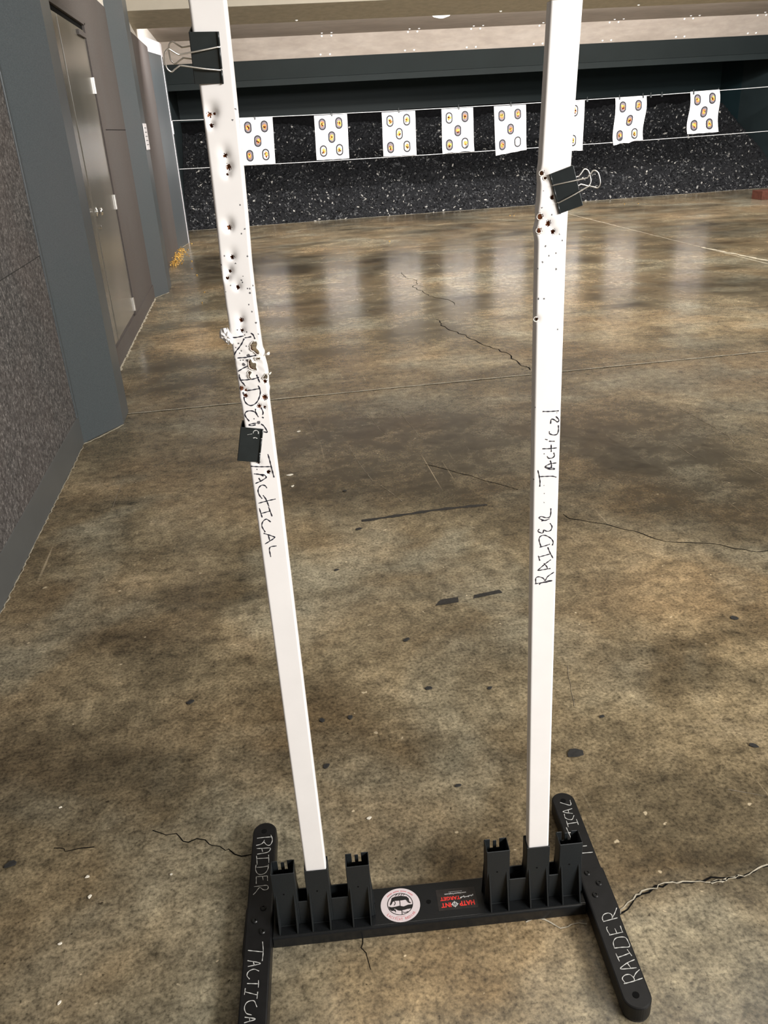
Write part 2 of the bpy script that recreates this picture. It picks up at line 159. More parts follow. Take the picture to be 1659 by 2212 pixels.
# ------------------------------------------------------------------ materials
class NT:
    def __init__(s, name, rough=.5, spec=.5, metal=0):
        s.mat = bpy.data.materials.new(name); s.mat.use_nodes = True; s.t = s.mat.node_tree
        s.b = s.t.nodes['Principled BSDF']; s.set(Roughness=rough, Metallic=metal); s.b.inputs['Specular IOR Level'].default_value = spec
        s.co = s.t.nodes.new('ShaderNodeTexCoord').outputs['Object']
    def set(s, **k):
        for a,v in k.items():
            s.inp(s.b.inputs[a.replace('_',' ')], v)
    def inp(s, sock, v):
        if isinstance(v, bpy.types.NodeSocket): s.t.links.new(v, sock)
        elif isinstance(v, (tuple, list)) and len(v) == 3 and sock.type == 'RGBA': sock.default_value = (*v,1)
        else: sock.default_value = v
    def map(s, scale=(1,1,1), rot=(0,0,0), loc=(0,0,0), src=None):
        n = s.t.nodes.new('ShaderNodeMapping'); s.t.links.new(src or s.co, n.inputs[0])
        n.inputs['Scale'].default_value = scale; n.inputs['Rotation'].default_value = rot; n.inputs['Location'].default_value = loc
        return n.outputs[0]
    def noise(s, scale, detail=4, rough=.55, dist=0, vec=None, color=False):
        n = s.t.nodes.new('ShaderNodeTexNoise'); s.t.links.new(vec or s.co, n.inputs['Vector'])
        n.inputs['Scale'].default_value = scale; n.inputs['Detail'].default_value = detail; n.inputs['Roughness'].default_value = rough; n.inputs['Distortion'].default_value = dist
        return n.outputs[1 if color else 0]
    def vor(s, scale, vec=None, feat='F1', out='Distance'):
        n = s.t.nodes.new('ShaderNodeTexVoronoi'); n.feature = feat; s.t.links.new(vec or s.co, n.inputs['Vector']); n.inputs['Scale'].default_value = scale
        return n.outputs[out]
    def ramp(s, fac, stops, interp='LINEAR'):
        n = s.t.nodes.new('ShaderNodeValToRGB'); s.t.links.new(fac, n.inputs[0]); cr = n.color_ramp; cr.interpolation = interp
        while len(cr.elements) < len(stops): cr.elements.new(.5)
        for e,(p,c) in zip(cr.elements, stops):
            e.position = p; e.color = (*(c if isinstance(c,(tuple,list)) else (c,c,c)),1)
        return n.outputs[0]
    def mix(s, fac, a, b, mode='MIX'):
        n = s.t.nodes.new('ShaderNodeMix'); n.data_type = 'RGBA'; n.blend_type = mode
        s.inp(n.inputs[0], fac); s.inp(n.inputs[6], a); s.inp(n.inputs[7], b)
        return n.outputs[2]
    def math(s, op, a, b=0, c=0, clamp=False):
        n = s.t.nodes.new('ShaderNodeMath'); n.operation = op; n.use_clamp = clamp
        for i,v in enumerate((a,b,c)): s.inp(n.inputs[i], v)
        return n.outputs[0]
    def maprange(s, v, a, b, c, d, smooth=True):
        n = s.t.nodes.new('ShaderNodeMapRange'); n.interpolation_type = 'SMOOTHSTEP' if smooth else 'LINEAR'
        for i,q in enumerate((v,a,b,c,d)): s.inp(n.inputs[i], q)
        return n.outputs[0]
    def bump(s, h, strength=.3, dist=.002):
        n = s.t.nodes.new('ShaderNodeBump'); n.inputs['Strength'].default_value = strength; n.inputs['Distance'].default_value = dist
        s.t.links.new(h, n.inputs['Height']); s.t.links.new(n.outputs[0], s.b.inputs['Normal'])
def srgb(r,g,b):
    f = lambda c: (c/255/12.92 if c <= 10 else ((c/255+.055)/1.055)**2.4)
    return (f(r),f(g),f(b))
def plain(name, col, rough=.5, spec=.5, metal=0, var=.12, scale=40, bump=0):
    n = NT(name, rough, spec, metal)
    k = n.noise(scale, 4)
    lo = tuple(c*(1-var) for c in col); hi = tuple(min(1,c*(1+var)) for c in col)
    n.set(Base_Color=n.ramp(k, [(.3,lo),(.7,hi)]))
    if bump: n.bump(k, bump, .001)
    return n.mat
M_ = {}
M_['black_plastic'] = plain('black_plastic', (.009,.010,.011), .25, .45, 0, .2, 300, .12)
M_['black_leg'] = plain('black_leg', (.006,.006,.0065), .40, .35, 0, .35, 60, .08)
M_['socket_plastic'] = plain('socket_plastic', (.012,.0145,.016), .5, .4, 0, .15, 500, .15)
M_['white_tube'] = plain('white_tube', (.83,.805,.79), .35, .5, 0, .03, 12)
M_['tube_inside'] = plain('tube_inside', (.55,.21,.095), .8, .2, 0, .4, 120)
M_['pit'] = plain('pellet_pit', (.10,.095,.10), .7, .3, 0, .3, 200)
M_['torn'] = plain('torn_white', (.72,.68,.62), .5, .4, 0, .25, 160, .3)
M_['ink'] = plain('black_ink', (.012,.012,.022), .5, .3, 0, .3, 200)
M_['chalk'] = plain('white_paint_marker', (.55,.55,.53), .7, .2, 0, .25, 220)
M_['clip_black'] = plain('black_clip_enamel', (.012,.016,.017), .38, .5, 0, .2, 60)
M_['steel'] = plain('bright_steel', (.90,.88,.85), .34, .5, 1, .08, 80)
M_['chrome'] = plain('chrome', (.85,.85,.85), .12, .5, 1, .03, 40)
M_['bolt'] = plain('bolt_black', (.02,.02,.02), .35, .5, .6, .2, 100)
M_['hole'] = plain('dark_hole', (.004,.004,.004), .9, .1, 0, .1, 100)
M_['sticker_white'] = plain('sticker_white', (.68,.60,.62), .35, .5, 0, .04, 60)
M_['sticker_black'] = plain('sticker_black', (.015,.014,.015), .3, .5, 0, .1, 60)
M_['sticker_dark'] = plain('sticker_dark', (.024,.021,.020), .25, .5, 0, .2, 80)
M_['red_print'] = plain('red_print', (.75,.04,.03), .35, .4, 0, .08, 80)
M_['rose_print'] = plain('rose_print', (.60,.16,.18), .35, .4, 0, .08, 80)
M_['white_print'] = plain('white_print', (.75,.75,.75), .35, .4, 0, .05, 80)
M_['paper'] = plain('target_paper', (.86,.85,.86), .6, .3, 0, .02, 20)
M_['bull_ring'] = plain('bull_ring', (.030,.030,.036), .6, .3, 0, .1, 60)
M_['bull_grey'] = plain('bull_grey', (.21,.18,.20), .6, .3, 0, .12, 60)
M_['bull_pale'] = plain('bull_pale', (.72,.66,.62), .6, .3, 0, .1, 60)
M_['orange'] = plain('bull_orange', (.85,.22,.05), .6, .3, 0, .35, 90)
M_['yellow'] = plain('bull_yellow', (.90,.60,.10), .6, .3, 0, .25, 90)
M_['shot_hole'] = plain('shot_hole', (.05,.012,.008), .9, .1, 0, .4, 90)
M_['brass'] = plain('brass', (.80,.48,.13), .3, .5, 1, .3, 60)
M_['rubber'] = plain('rubber_chip', (.026,.025,.024), .8, .3, 0, .3, 120, .3)
M_['mat'] = plain('near_black_back', (.004,.004,.0045), .9, .1, 0, .5, 30)
M_['screw'] = plain('white_screw', (.9,.9,.88), .4, .5, 0, .02, 30)
M_['beam_front_lit'] = plain('beam_front_lit_tone', srgb(160,153,140), .8, .2, 0, .05, 6)  # beam colour retuned for its front face to carry how light falls there
M_['scratch'] = plain('scratch_dust', (.24,.205,.155), .7, .2, 0, .4, 60)
M_['scrap'] = plain('paper_scrap', (.75,.70,.60), .8, .2, 0, .1, 80)
M_['tape'] = plain('black_tape', (.028,.026,.024), .6, .3, 0, .45, 160)
M_['wood_block'] = plain('red_brown_wood', (.085,.028,.018), .6, .3, 0, .3, 30)
M_['cable'] = plain('white_cable', (.8,.8,.8), .5, .3, 0, .05, 20)
M_['sign_white'] = plain('sign_white', (.75,.72,.74), .5, .3, 0, .05, 20)
M_['caulk'] = plain('pale_caulk', (.42,.38,.30), .8, .2, 0, .35, 90)
# floor: ground, stained, sealed concrete
n = NT('stained_concrete', .25, .5)
w1 = n.noise(1.4, 3, vec=None, color=True)
wv = n.t.nodes.new('ShaderNodeMixRGB'); wv.blend_type = 'ADD'; wv.inputs[0].default_value = .35
n.t.links.new(n.co, wv.inputs[1]); n.t.links.new(w1, wv.inputs[2]); warp = wv.outputs[0]
big = n.noise(.55, 6, .6, .6)
mid = n.noise(3.2, 7, .62, .4)
fin = n.noise(22, 8, .72, .3)
grain = n.noise(120, 4, .65)
streak = n.noise(2.2, 5, .6, vec=n.map((.45,1.6,1)))
base = n.ramp(mid, [(.28,srgb(86,77,60)),(.45,srgb(112,102,82)),(.58,srgb(134,123,100)),(.75,srgb(162,150,126))])
base = n.mix(n.ramp(n.noise(1.1,4), [(.42,0),(.62,.45)]), base, srgb(146,124,94))
base = n.mix(n.ramp(n.noise(1.7,4,.5,.4,n.map(loc=(7,3,1))), [(.5,0),(.68,.6)]), base, srgb(150,148,132))
dk = n.ramp(fin, [(.30,.30),(.42,.70),(.54,1.02),(.72,1.5)])
base = n.mix(1, base, dk, 'MULTIPLY')
base = n.mix(1, base, n.ramp(grain, [(.32,.45),(.48,.98),(.66,1.45)]), 'MULTIPLY')
spk = n.ramp(n.noise(70, 4, .6), [(.27,.9),(.34,0)])
base = n.mix(spk, base, srgb(44,38,28))
base = n.mix(n.ramp(n.noise(34, 2, .5, 0, n.map(loc=(3,8,2))), [(.735,0),(.765,.85)]), base, srgb(214,200,172))
stain = n.ramp(big, [(.30,.28),(.46,.74),(.56,1.0),(.75,1.14)])
base = n.mix(1, base, stain, 'MULTIPLY')
base = n.mix(1, base, n.ramp(streak, [(.30,.50),(.46,.95),(.7,1.1)]), 'MULTIPLY')
sep = n.t.nodes.new('ShaderNodeSeparateXYZ'); n.t.links.new(warp, sep.inputs[0]); X_, Y_ = sep.outputs[0], sep.outputs[1]
def blob(x, y, rx, ry):
    dx = n.math('MULTIPLY', n.math('SUBTRACT', X_, x+.17), 1/rx); dy = n.math('MULTIPLY', n.math('SUBTRACT', Y_, y+.17), 1/ry)
    d = n.math('ADD', n.math('MULTIPLY', dx, dx), n.math('MULTIPLY', dy, dy))
    return n.maprange(d, .1, 1.2, 1, 0)
acc = None
for x,y,rx,ry,k in FLOOR_STAINS:
    b_ = n.math('MULTIPLY', blob(x,y,rx,ry), k); acc = b_ if acc is None else n.math('MAXIMUM', acc, b_)
acc = n.math('MULTIPLY', acc, n.ramp(n.noise(5, 7, .7, .3, n.map(loc=(2,9,4))), [(.36,.45),(.58,1)]))
base = n.mix(acc, base, n.mix(1, base, (.20,.185,.17), 'MULTIPLY'))
acc = None
for x,y,rx,ry,k in FLOOR_PALE:
    b_ = n.math('MULTIPLY', blob(x,y,rx,ry), k); acc = b_ if acc is None else n.math('MAXIMUM', acc, b_)
acc = n.math('MULTIPLY', acc, n.ramp(n.noise(5, 7, .7, .3, n.map(loc=(2,9,4))), [(.36,.45),(.58,1)]))
base = n.mix(acc, base, n.mix(1, base, (1.6,1.52,1.42), 'MULTIPLY'))
# long scratches
for rz, sc, amt in ((.9,(70,1.2,1),.35),(2.2,(60,1.5,1),.3),(.15,(80,1.0,1),.25)):
    s_ = n.noise(1.0, 2, .5, vec=n.map(sc, (0,0,rz)))
    m_ = n.math('MULTIPLY', n.ramp(s_, [(.70,0),(.76,1)]), n.ramp(n.noise(1.3,2,vec=n.map(loc=(rz*9,0,0))), [(.5,0),(.65,amt)]))
    base = n.mix(m_, base, srgb(200,186,160))
base = n.mix(1, base, (1.12,1.08,1.03), 'MULTIPLY')
n.set(Base_Color=base, Roughness=n.ramp(fin, [(.3,.27),(.7,.17)]))
n.bump(n.math('ADD', n.math('MULTIPLY', fin, .5), n.math('MULTIPLY', grain, .4)), .12, .002)
M_['floor'] = n.mat
# near wall: rough acoustic panel
n = NT('acoustic_panel', .85, .25)
g1 = n.noise(70, 6, .8); g2 = n.noise(2.0, 4)
c = n.ramp(g1, [(.34,srgb(34,33,33)),(.47,srgb(74,72,71)),(.56,srgb(104,101,99)),(.68,srgb(176,170,166))])
n.set(Base_Color=n.mix(n.ramp(g2,[(.4,0),(.7,.22)]), c, srgb(108,94,88))); n.bump(g1, .5, .006); M_['acoustic'] = n.mat
n = NT('recess_panel', .6, .4)
g1 = n.noise(150, 4, .7); g2 = n.noise(1.5, 4, vec=n.map((1,1,.4)))
c = n.ramp(g1, [(.3,srgb(66,63,62)),(.7,srgb(98,92,89))])
n.set(Base_Color=n.mix(n.ramp(g2,[(.4,0),(.65,.5)]), c, srgb(76,66,62))); n.bump(g1, .2, .002); M_['recess'] = n.mat
n = NT('slate_steel', .38, .5)
g1 = n.noise(220, 3, .6); g2 = n.noise(1.1, 4)
c = n.ramp(g1, [(.3,srgb(66,72,75)),(.7,srgb(82,88,91))])
n.set(Base_Color=n.mix(n.ramp(g2,[(.4,0),(.7,.4)]), c, srgb(86,84,86))); M_['slate'] = n.mat
M_['base_strip'] = plain('base_strip_paint', srgb(84,86,86), .45, .4, 0, .1, 3)
n = NT('door_paint', .22, .5)
g2 = n.noise(2.0, 4, vec=n.map((1,1,.5)))
n.set(Base_Color=n.ramp(g2,[(.3,srgb(92,90,82)),(.7,srgb(118,112,104))])); M_['door'] = n.mat
n = NT('plywood_panel', .6, .3)
g1 = n.noise(1.6, 6, .6, .6, n.map((.7,1,2.4))); g2 = n.noise(14, 4, vec=n.map((.4,1,1)))
n.set(Base_Color=n.mix(1, n.ramp(g1,[(.25,srgb(158,147,136)),(.5,srgb(172,161,150)),(.75,srgb(184,174,164))]), n.ramp(g2,[(.3,.88),(.7,1.06)]), 'MULTIPLY')); M_['ply'] = n.mat
M_['ceiling'] = plain('ceiling_paint', srgb(150,144,132), .8, .2, 0, .06, 4)
M_['beam'] = plain('beam_paint', srgb(176,169,152), .8, .2, 0, .10, 14)
M_['white_wall'] = plain('white_wall_paint', (.60,.56,.50), .7, .3, 0, .03, 6)
M_['hood'] = plain('hood_paint', srgb(30,37,38), .5, .4, 0, .08, 3)
M_['hood_dark'] = plain('hood_back_paint', srgb(28,46,50), .5, .4, 0, .08, 2)
M_['trap_side'] = plain('trap_side_paint', srgb(42,52,54), .5, .4, 0, .12, 3)
n = NT('berm_rubber', .75, .35)
g1 = n.noise(34, 5, .75)
n.set(Base_Color=n.ramp(g1, [(.3,(.006,.006,.007)),(.6,(.02,.021,.024)),(.8,(.06,.06,.064))])); n.bump(g1, 1.0, .03); M_['berm'] = n.mat
n = NT('shredded_rubber', .6, .45)
geo = n.t.nodes.new('ShaderNodeNewGeometry').outputs['Random Per Island']
n.set(Base_Color=n.ramp(geo, [(0,(.006,.006,.008)),(.55,(.018,.019,.022)),(.80,(.05,.052,.056)),(.94,(.13,.13,.13)),(.985,(.5,.48,.44))], 'LINEAR')); M_['shred'] = n.mat
def emis(name, col, s):
    m = bpy.data.materials.new(name); m.use_nodes = True; b = m.node_tree.nodes['Principled BSDF']
    b.inputs['Base Color'].default_value = (.8,.8,.8,1); b.inputs['Emission Color'].default_value = (*col,1); b.inputs['Emission Strength'].default_value = s
    return m
M_['lamp'] = emis('lamp_glass', (.92,1,.90), 2.0)
# ------------------------------------------------------------------ room shell
XR = 9.3
mb = MB(); mb.add([(-1.6,-4,0),(XR+.3,-4,0),(XR+.3,17.3,0),(-1.6,17.3,0),(-1.6,-4,-.1),(XR+.3,-4,-.1),(XR+.3,17.3,-.1),(-1.6,17.3,-.1)],
                  [(0,1,2,3),(7,6,5,4),(0,4,5,1),(1,5,6,2),(2,6,7,3),(3,7,4,0)])
floor = struct(mb.build('floor', M_['floor']), 'stained brown concrete floor of the range', 'floor')
def flat(strokes, width, z=.0006, step=.02): return ribbons(strokes, width, lambda a,b,h: (a,b,z+h), .0004, step)
def rough_line(pts, amp, step=.012, seed=1):
    r = random.Random(seed); L = smooth_line(pts, step); return [(p[0]+r.uniform(-amp,amp), p[1]+r.uniform(-amp,amp)) for p in L]
for k,(pts, wd) in enumerate(CRACKS):
    flat([rough_line(pts, .006 if wd < .006 else .012, .02 if pts[0][1] < 2 else .06, k)], wd).build('crack', M_['hole'], floor)
for k,(pts, wd) in enumerate(PALE_CRACKS):
    flat([rough_line(pts, .003, .012, k+30)], wd, .0011).build('crack_filler', M_['caulk'], floor)
flat([rough_line([(-.78,4.56),(9.2,4.50)], .004, .06, 3)], .011).build('control_joint', M_['caulk'], floor)
flat([[(-.78,4.548),(9.2,4.488)]], .006, .0009, .2).build('control_joint', M_['hole'], floor)
flat([rough_line([(4.705,14.0),(4.70,4.52)], .004, .08, 5)], .012).build('control_joint', M_['caulk'], floor)
flat([rough_line([(4.80,7.4),(4.70,8.5)], .01, .08, 6)], .035, .0009).build('control_joint', M_['caulk'], floor)
for k,s_ in enumerate(SCRATCHES): flat([rough_line(s_, .002, .02, 60+k)], .0012 if s_[0][1] < 2.6 else .0022, .0007).build('scratch', M_['scratch'], floor)
# left wall
mb = MB(); mb.box(-1.3,-.95,-4,4.14,.145,3.1)
wl = struct(mb.build('wall_left', M_['acoustic']), 'rough grey acoustic panel wall on the left', 'wall')
mb = MB(); mb.box(-1.3,-.948,-4,4.14,0,.145); struct(mb.build('baseboard_left', M_['base_strip'], None, .002))
mb = MB()
mb.box(-1.3,-.965,4.5,4.84,0,2.36); mb.box(-1.3,-.965,6.72,8.3,0,2.36); mb.box(-1.3,-.965,4.84,6.72,2.09,2.36); mb.box(-1.3,-.965,4.84,6.72,0,.15)
mb.box(-1.3,-.965,8.3,11.8,0,2.36)
mb.box(-1.3,-.957,6.76,8.2,0,.12); mb.box(-1.3,-.957,4.6,6.76,0,.13)
rec = struct(mb.build('wall_left', M_['recess']), 'brown grey recessed wall between the slate deflectors', 'wall')
mb = MB(); mb.box(-1.3,-.97,4.5,14.2,2.36,3.1); struct(mb.build('wall_left', M_['white_wall']))
mb = MB(); mb.box(-1.4,-1.0,12.69,17.3,0,3.1); struct(mb.build('wall_left', M_['trap_side']))
def deflector(nm, pts, z1, joint):
    mb = MB(); mb.prism(pts, 0, z1); o = struct(mb.build(nm, M_['slate'], None, .004), joint, 'wall panel'); return o
d1 = deflector('trim_1', [(-1.2,4.12),(-.952,4.12),(-.784,4.38),(-.784,4.60),(-1.2,4.60)], 3.1, 'nearest slate grey angled deflector on the left wall')
d2 = deflector('trim_2', [(-1.2,8.15),(-.972,8.17),(-.846,8.43),(-.846,8.78),(-1.2,8.78)], 2.50, 'middle slate grey angled deflector beyond the door')
d3 = deflector('trim_3', [(-1.2,11.68),(-.975,11.68),(-.865,12.41),(-.865,12.70),(-1.2,12.70)], 2.31, 'farthest slate grey angled deflector beside the rubber')
mb = MB(); mb.prism([(-1.2,11.68),(-.975,11.68),(-.865,12.41),(-.865,12.70),(-1.2,12.70)], 2.312, 2.46); struct(mb.build('wall_left', M_['sign_white']))
for d,l in ((d1,[(-.955,4.10),(-.86,4.235),(-.782,4.366)]),(d2,[(-.972,8.15),(-.905,8.29),(-.844,8.42)]),(d3,[(-.93,11.95),(-.87,12.38)])):
    flat([rough_line(l,.004,.02,9)], .012, .002).build('caulk_bead', M_['caulk'], d)
mb = MB(); mb.box(-.952,-.944,4.085,4.12,.145,3.1); mb.build('edge_strip', M_['slate'], d1, .002)
mb = MB(); mb.tube([(-.862,12.41,0),(-.862,12.41,2.31)], .004, 6); mb.build('edge_strip', M_['sign_white'], d3)  # white tube puts the corner's bright highlight into colour
flat([rough_line([(-.945,2.3),(-.945,4.08)],.004,.02,12)], .005, .002).build('caulk_bead', M_['caulk'], floor)
flat([rough_line([(-.95,5.0),(-.95,8.15)],.007,.03,13)], .018, .002).build('caulk_bead', M_['caulk'], floor)
# double door in the recess
dr = struct(empty('door_1', (-.965,5.75,0)), 'pair of grey steel doors in the left wall', 'door')
mb = MB(); mb.box(.0,.012,-.90,-.003,.16,2.05); lf = mb.build('door_leaf', M_['door'], dr, .002)
mb = MB(); mb.box(.0,.012,.003,.935,.16,2.05); rf = mb.build('door_leaf', M_['door'], dr, .002)
mb = MB(); mb.box(.010,.016,-.022,.012,.16,2.03); mb.build('astragal', M_['door'], dr, .001)
mb = MB(); mb.box(-.02,.004,-.905,.955,2.05,2.085); mb.box(-.02,.003,.937,.952,.15,2.05); mb.build('door_gap_shade', M_['hole'], dr)  # near-black strips put the shade of the door reveal into colour
mb = MB(); mb.box(.0,.022,.952,.985,.14,2.10); mb.box(.0,.022,-.94,.985,2.085,2.12); mb.build('door_frame', M_['recess'], dr, .002)
for z in (1.72, .96, .22):
    mb = MB(); mb.tube([(.017,.944,z-.05),(.017,.944,z+.05)], .008, 10); mb.box(.012,.016,.93,.958,z-.05,z+.05); mb.build('hinge', M_['steel'], dr)
R_ = Matrix.Rotation(PI/2, 3, 'Y')
mb = MB(); mb.lathe([(.030,0),(.030,.005),(.012,.008),(.012,.016),(.022,.022),(.026,.032),(.020,.040),(.004,.042)], (.012,.075,.965), 20, R=R_); mb.build('door_knob', M_['chrome'], rf, smooth=True)
mb = MB(); mb.lathe([(.012,0),(.012,.012),(.002,.014)], (.012,.085,.87), 14, R=R_); mb.build('lock_cylinder', M_['chrome'], rf)
mb = MB(); mb.box(.012,.03,.62,.90,2.00,2.03); mb.build('door_closer', M_['recess'], rf, .002)
# right, rear, ceiling
mb = MB(); mb.box(XR,XR+.3,16.0,17.3,0,3.1); struct(mb.build('wall_right', M_['hood_dark']))
mb = MB(); mb.box(XR,XR+.3,-4,15.998,0,3.1); struct(mb.build('wall_right', M_['trap_side']), 'dark slate side panel at the right end of the backstop', 'wall')
mb = MB(); mb.box(-1.6,XR+.3,-4.1,-4,0,3.1); struct(mb.build('wall_front', M_['recess']))
mb = MB(); mb.box(-1.6,XR+.3,-4,9.9,3.0,3.1)
ceil = struct(mb.build('ceiling', M_['ceiling']), 'tan painted ceiling over the range', 'ceiling')
mb = MB(); mb.sweep([(9.9,2.62),(13.72,2.575),(13.72,3.1),(9.9,3.1)], -1.3, XR); c2 = struct(mb.build('ceiling', M_['ply']), 'pale plywood ceiling beyond the beam', 'ceiling')
mb = MB(); mb.sweep([(9.70,2.50),(10.34,2.41),(10.34,3.0),(9.70,3.0)], -.985, XR); bm_ = struct(mb.build('trim_4', M_['beam']), 'deep tan beam crossing the ceiling', 'beam')
mb = MB(); mb.sweep([(13.72,2.58),(13.95,2.305),(14.3,2.305),(14.3,3.1),(13.72,3.1)], -1.0, XR); pl = struct(mb.build('trim_5', M_['ply']), 'pale sloping plywood panel above the dark hood', 'panel')
mb = MB(); mb.sweep([(13.96,2.304),(14.10,2.055),(14.135,1.972),(14.47,1.985),(14.47,2.30)], -1.0, XR); mb.box(-1.0,XR,14.4,16.75,2.30,2.33)
struct(mb.build('wall_back', M_['hood_dark']))
mb = MB(); mb.box(-1.0,XR,16.75,17.0,1.582,2.30)
wb = struct(mb.build('wall_back', M_['hood_dark']), 'dark green steel hood over the rubber backstop', 'wall')
mb = MB(); mb.sweep([(13.945,2.303),(14.085,2.057),(14.10,2.06),(13.96,2.305)], -1.0, XR); struct(mb.build('trim_6', M_['hood']))
mb = MB(); mb.sweep([(14.090,2.053),(14.125,1.970),(14.134,1.971),(14.099,2.056)], -1.0, XR); struct(mb.build('trim_7', M_['hood']))
mb = MB(); mb.box(-1.0,XR,16.75,17.0,0,1.58); struct(mb.build('wall_back', M_['mat']))  # lower back wall in one flat near-black tone
mb = MB(); mb.box(-.985,XR,9.688,9.699,2.501,3.0); struct(mb.build('trim_8', M_['beam_front_lit'], None, .002))  # added sheet giving the beam's front its lit tone
for y0,y1,z in ((3.2,4.08,.92),(1.9,4.08,1.72)):
    mb = MB(); mb.box(-.951,-.9492,y0,y1,z-.0015,z+.0015); mb.build('panel_seam', M_['rubber'], wl)
mb = MB(); mb.box(-.966,-.9642,6.99,8.2,1.44,1.445); mb.build('panel_seam', M_['hole'], rec)
# screw heads
def screw(p, R, par):
    mb = MB(); mb.lathe([(.016,0),(.014,.006),(.006,.010)], p, 10, R=R); mb.build('screw_head', M_['screw'], par)
RX = Matrix.Rotation(PI/2, 3, 'X')
for x in (-.45, 2.6, 4.05, 5.9, 7.6): screw((x,9.688,2.62 if x < 0 else 2.53), RX, bm_)
for x in (.75, 3.0, 4.6, 6.6): screw((x,10.25,2.418), Matrix.Rotation(PI,3,'X'), bm_)
for x in (-.5,1.33,2.6,3.55,4.6,5.7,6.9,8.1):
    for dx in (0,.14):
        screw((x+dx,13.5,2.577), Matrix.Rotation(PI,3,'X'), c2)
        screw((x+dx+.02,13.735,2.558), Matrix.Rotation(2.36,3,'X'), pl)
        screw((x+dx,13.925,2.335), Matrix.Rotation(2.36,3,'X'), pl)
# ------------------------------------------------------------------ rubber backstop
nx, ny = 260, 70
xs = np.linspace(-.995, XR-.005, nx); ys = np.linspace(0, 1, ny)
v = []; 
ph = RNG.uniform(0, 6.28, (14,)); fx = RNG.uniform(.8, 9, (14,)); fy = RNG.uniform(1, 9, (14,))
def berm_z(x, y):
    s = .55*(y-14.10)
    und = sum(.010*math.sin(fx[i]*x+fy[i]*y+ph[i]) for i in range(14))
    return max(0.0, s+und*min(1, max(0, s)*3))
for b in ys:
    for a in xs:
        y = 14.07+b*2.60+.02*math.sin(3*a)+.012*math.sin(11*a+1); z = berm_z(a, y)+(RNG.normal()*.012 if b > 0 else 0)
        v.append((a, y, max(-.004, z) if b > 0 else -.002))
f = [(j*nx+i, j*nx+i+1, (j+1)*nx+i+1, (j+1)*nx+i) for j in range(ny-1) for i in range(nx-1)]
me = bpy.data.meshes.new('rubber_bank'); me.from_pydata(v, [], f); me.update()
bank = link('rubber_bank', me, M_['berm'])
tag(bank, 'long sloping bank of black shredded rubber below the dark hood', 'rubber bank', kind='stuff')
N = 19000
px = RNG.uniform(-.94, XR-.06, N); py = 14.07+2.55*RNG.beta(1.0, 1.15, N)
q = RNG.normal(size=(N,3,3)); sz = RNG.uniform(.010, .030, N)
vv = []; ff = []
for i in range(N):
    z = berm_z(px[i], py[i])+.006
    a = q[i]/np.linalg.norm(q[i],axis=1)[:,None]*sz[i]; a[1] *= .55; a[2] *= .35
    c = np.array((px[i], py[i], z)); b = len(vv)
    vv += [c+a[0]+a[2], c+a[1]+a[2], c-a[0]+a[2], c-a[1]+a[2], c+a[0]-a[2], c+a[1]-a[2], c-a[0]-a[2], c-a[1]-a[2]]
    ff += [(b,b+1,b+2,b+3),(b+7,b+6,b+5,b+4)]+[(b+k,b+4+k,b+4+(k+1)%4,b+(k+1)%4) for k in range(4)]
me = bpy.data.meshes.new('rubber_shreds'); me.from_pydata([tuple(p) for p in vv], [], ff); me.update()
sh = link('rubber_shreds', me, M_['shred'], bank); sh['kind'] = 'stuff'
# sparse dust line where the bank meets the floor
flat([rough_line([(-.98,14.05),(XR,14.06)], .02, .05, 21)], .05, .0012, .05).build('dust_line', M_['caulk'], floor)
# ------------------------------------------------------------------ target wires, papers, clips
def wz(x, hi): return (1.575 if hi else .905)-(.052 if hi else .03)*(1-((x-4.15)/5.15)**2)*.95
def cable(hi):
    mb = MB(); mb.tube([(x, 14.0, wz(x,hi)) for x in np.linspace(-.99, XR-.01, 60)], .0042, 6)
    o = mb.build('target_cable', M_['cable']); return o
tag(cable(True), 'upper white cable stretched across the range above the paper targets', 'cable')
tag(cable(False), 'lower white cable stretched across the range behind the target bottoms', 'cable')
PAPERS = [((.04,1.556),(.533,1.545),(.509,.891),(.019,.901)),((1.165,1.528),(1.671,1.527),(1.661,.901),(1.151,.905)),((2.21,1.518),(2.733,1.516),(2.731,.885),(2.204,.896)),((3.151,1.515),(3.654,1.514),(3.664,.882),(3.15,.87)),
 ((3.99,1.511),(4.509,1.511),(4.529,.86),(4.022,.801)),((4.865,1.512),(5.476,1.521),(5.473,.792),(4.871,.813)),((5.985,1.533),(6.507,1.533),(6.498,.858),(5.992,.831)),((7.253,1.555),(7.746,1.564),(7.808,.936),(7.264,.932))]
PLAB = ['leftmost white paper target with five torn grey bullseyes, touching the left post','second white paper target from the left, five dark ringed bullseyes torn orange','third white paper target from the left, upper bullseyes pale with yellow centres','fourth white paper target from the left, its lower edge curling and creased',
 'fifth white paper target from the left, bottom right bullseye barely marked','white paper target half hidden behind the right post','white paper target just right of the right post with a crumpled bottom edge','rightmost white paper target, wavy sides and orange bullseyes']
BULLS = [(.23,.20),(.735,.19),(.50,.495),(.225,.80),(.72,.79)]
GREY = ['ggggp','gggpp','pppgp','pgggp','ggggp','ppppp','ggggp','ggggg']
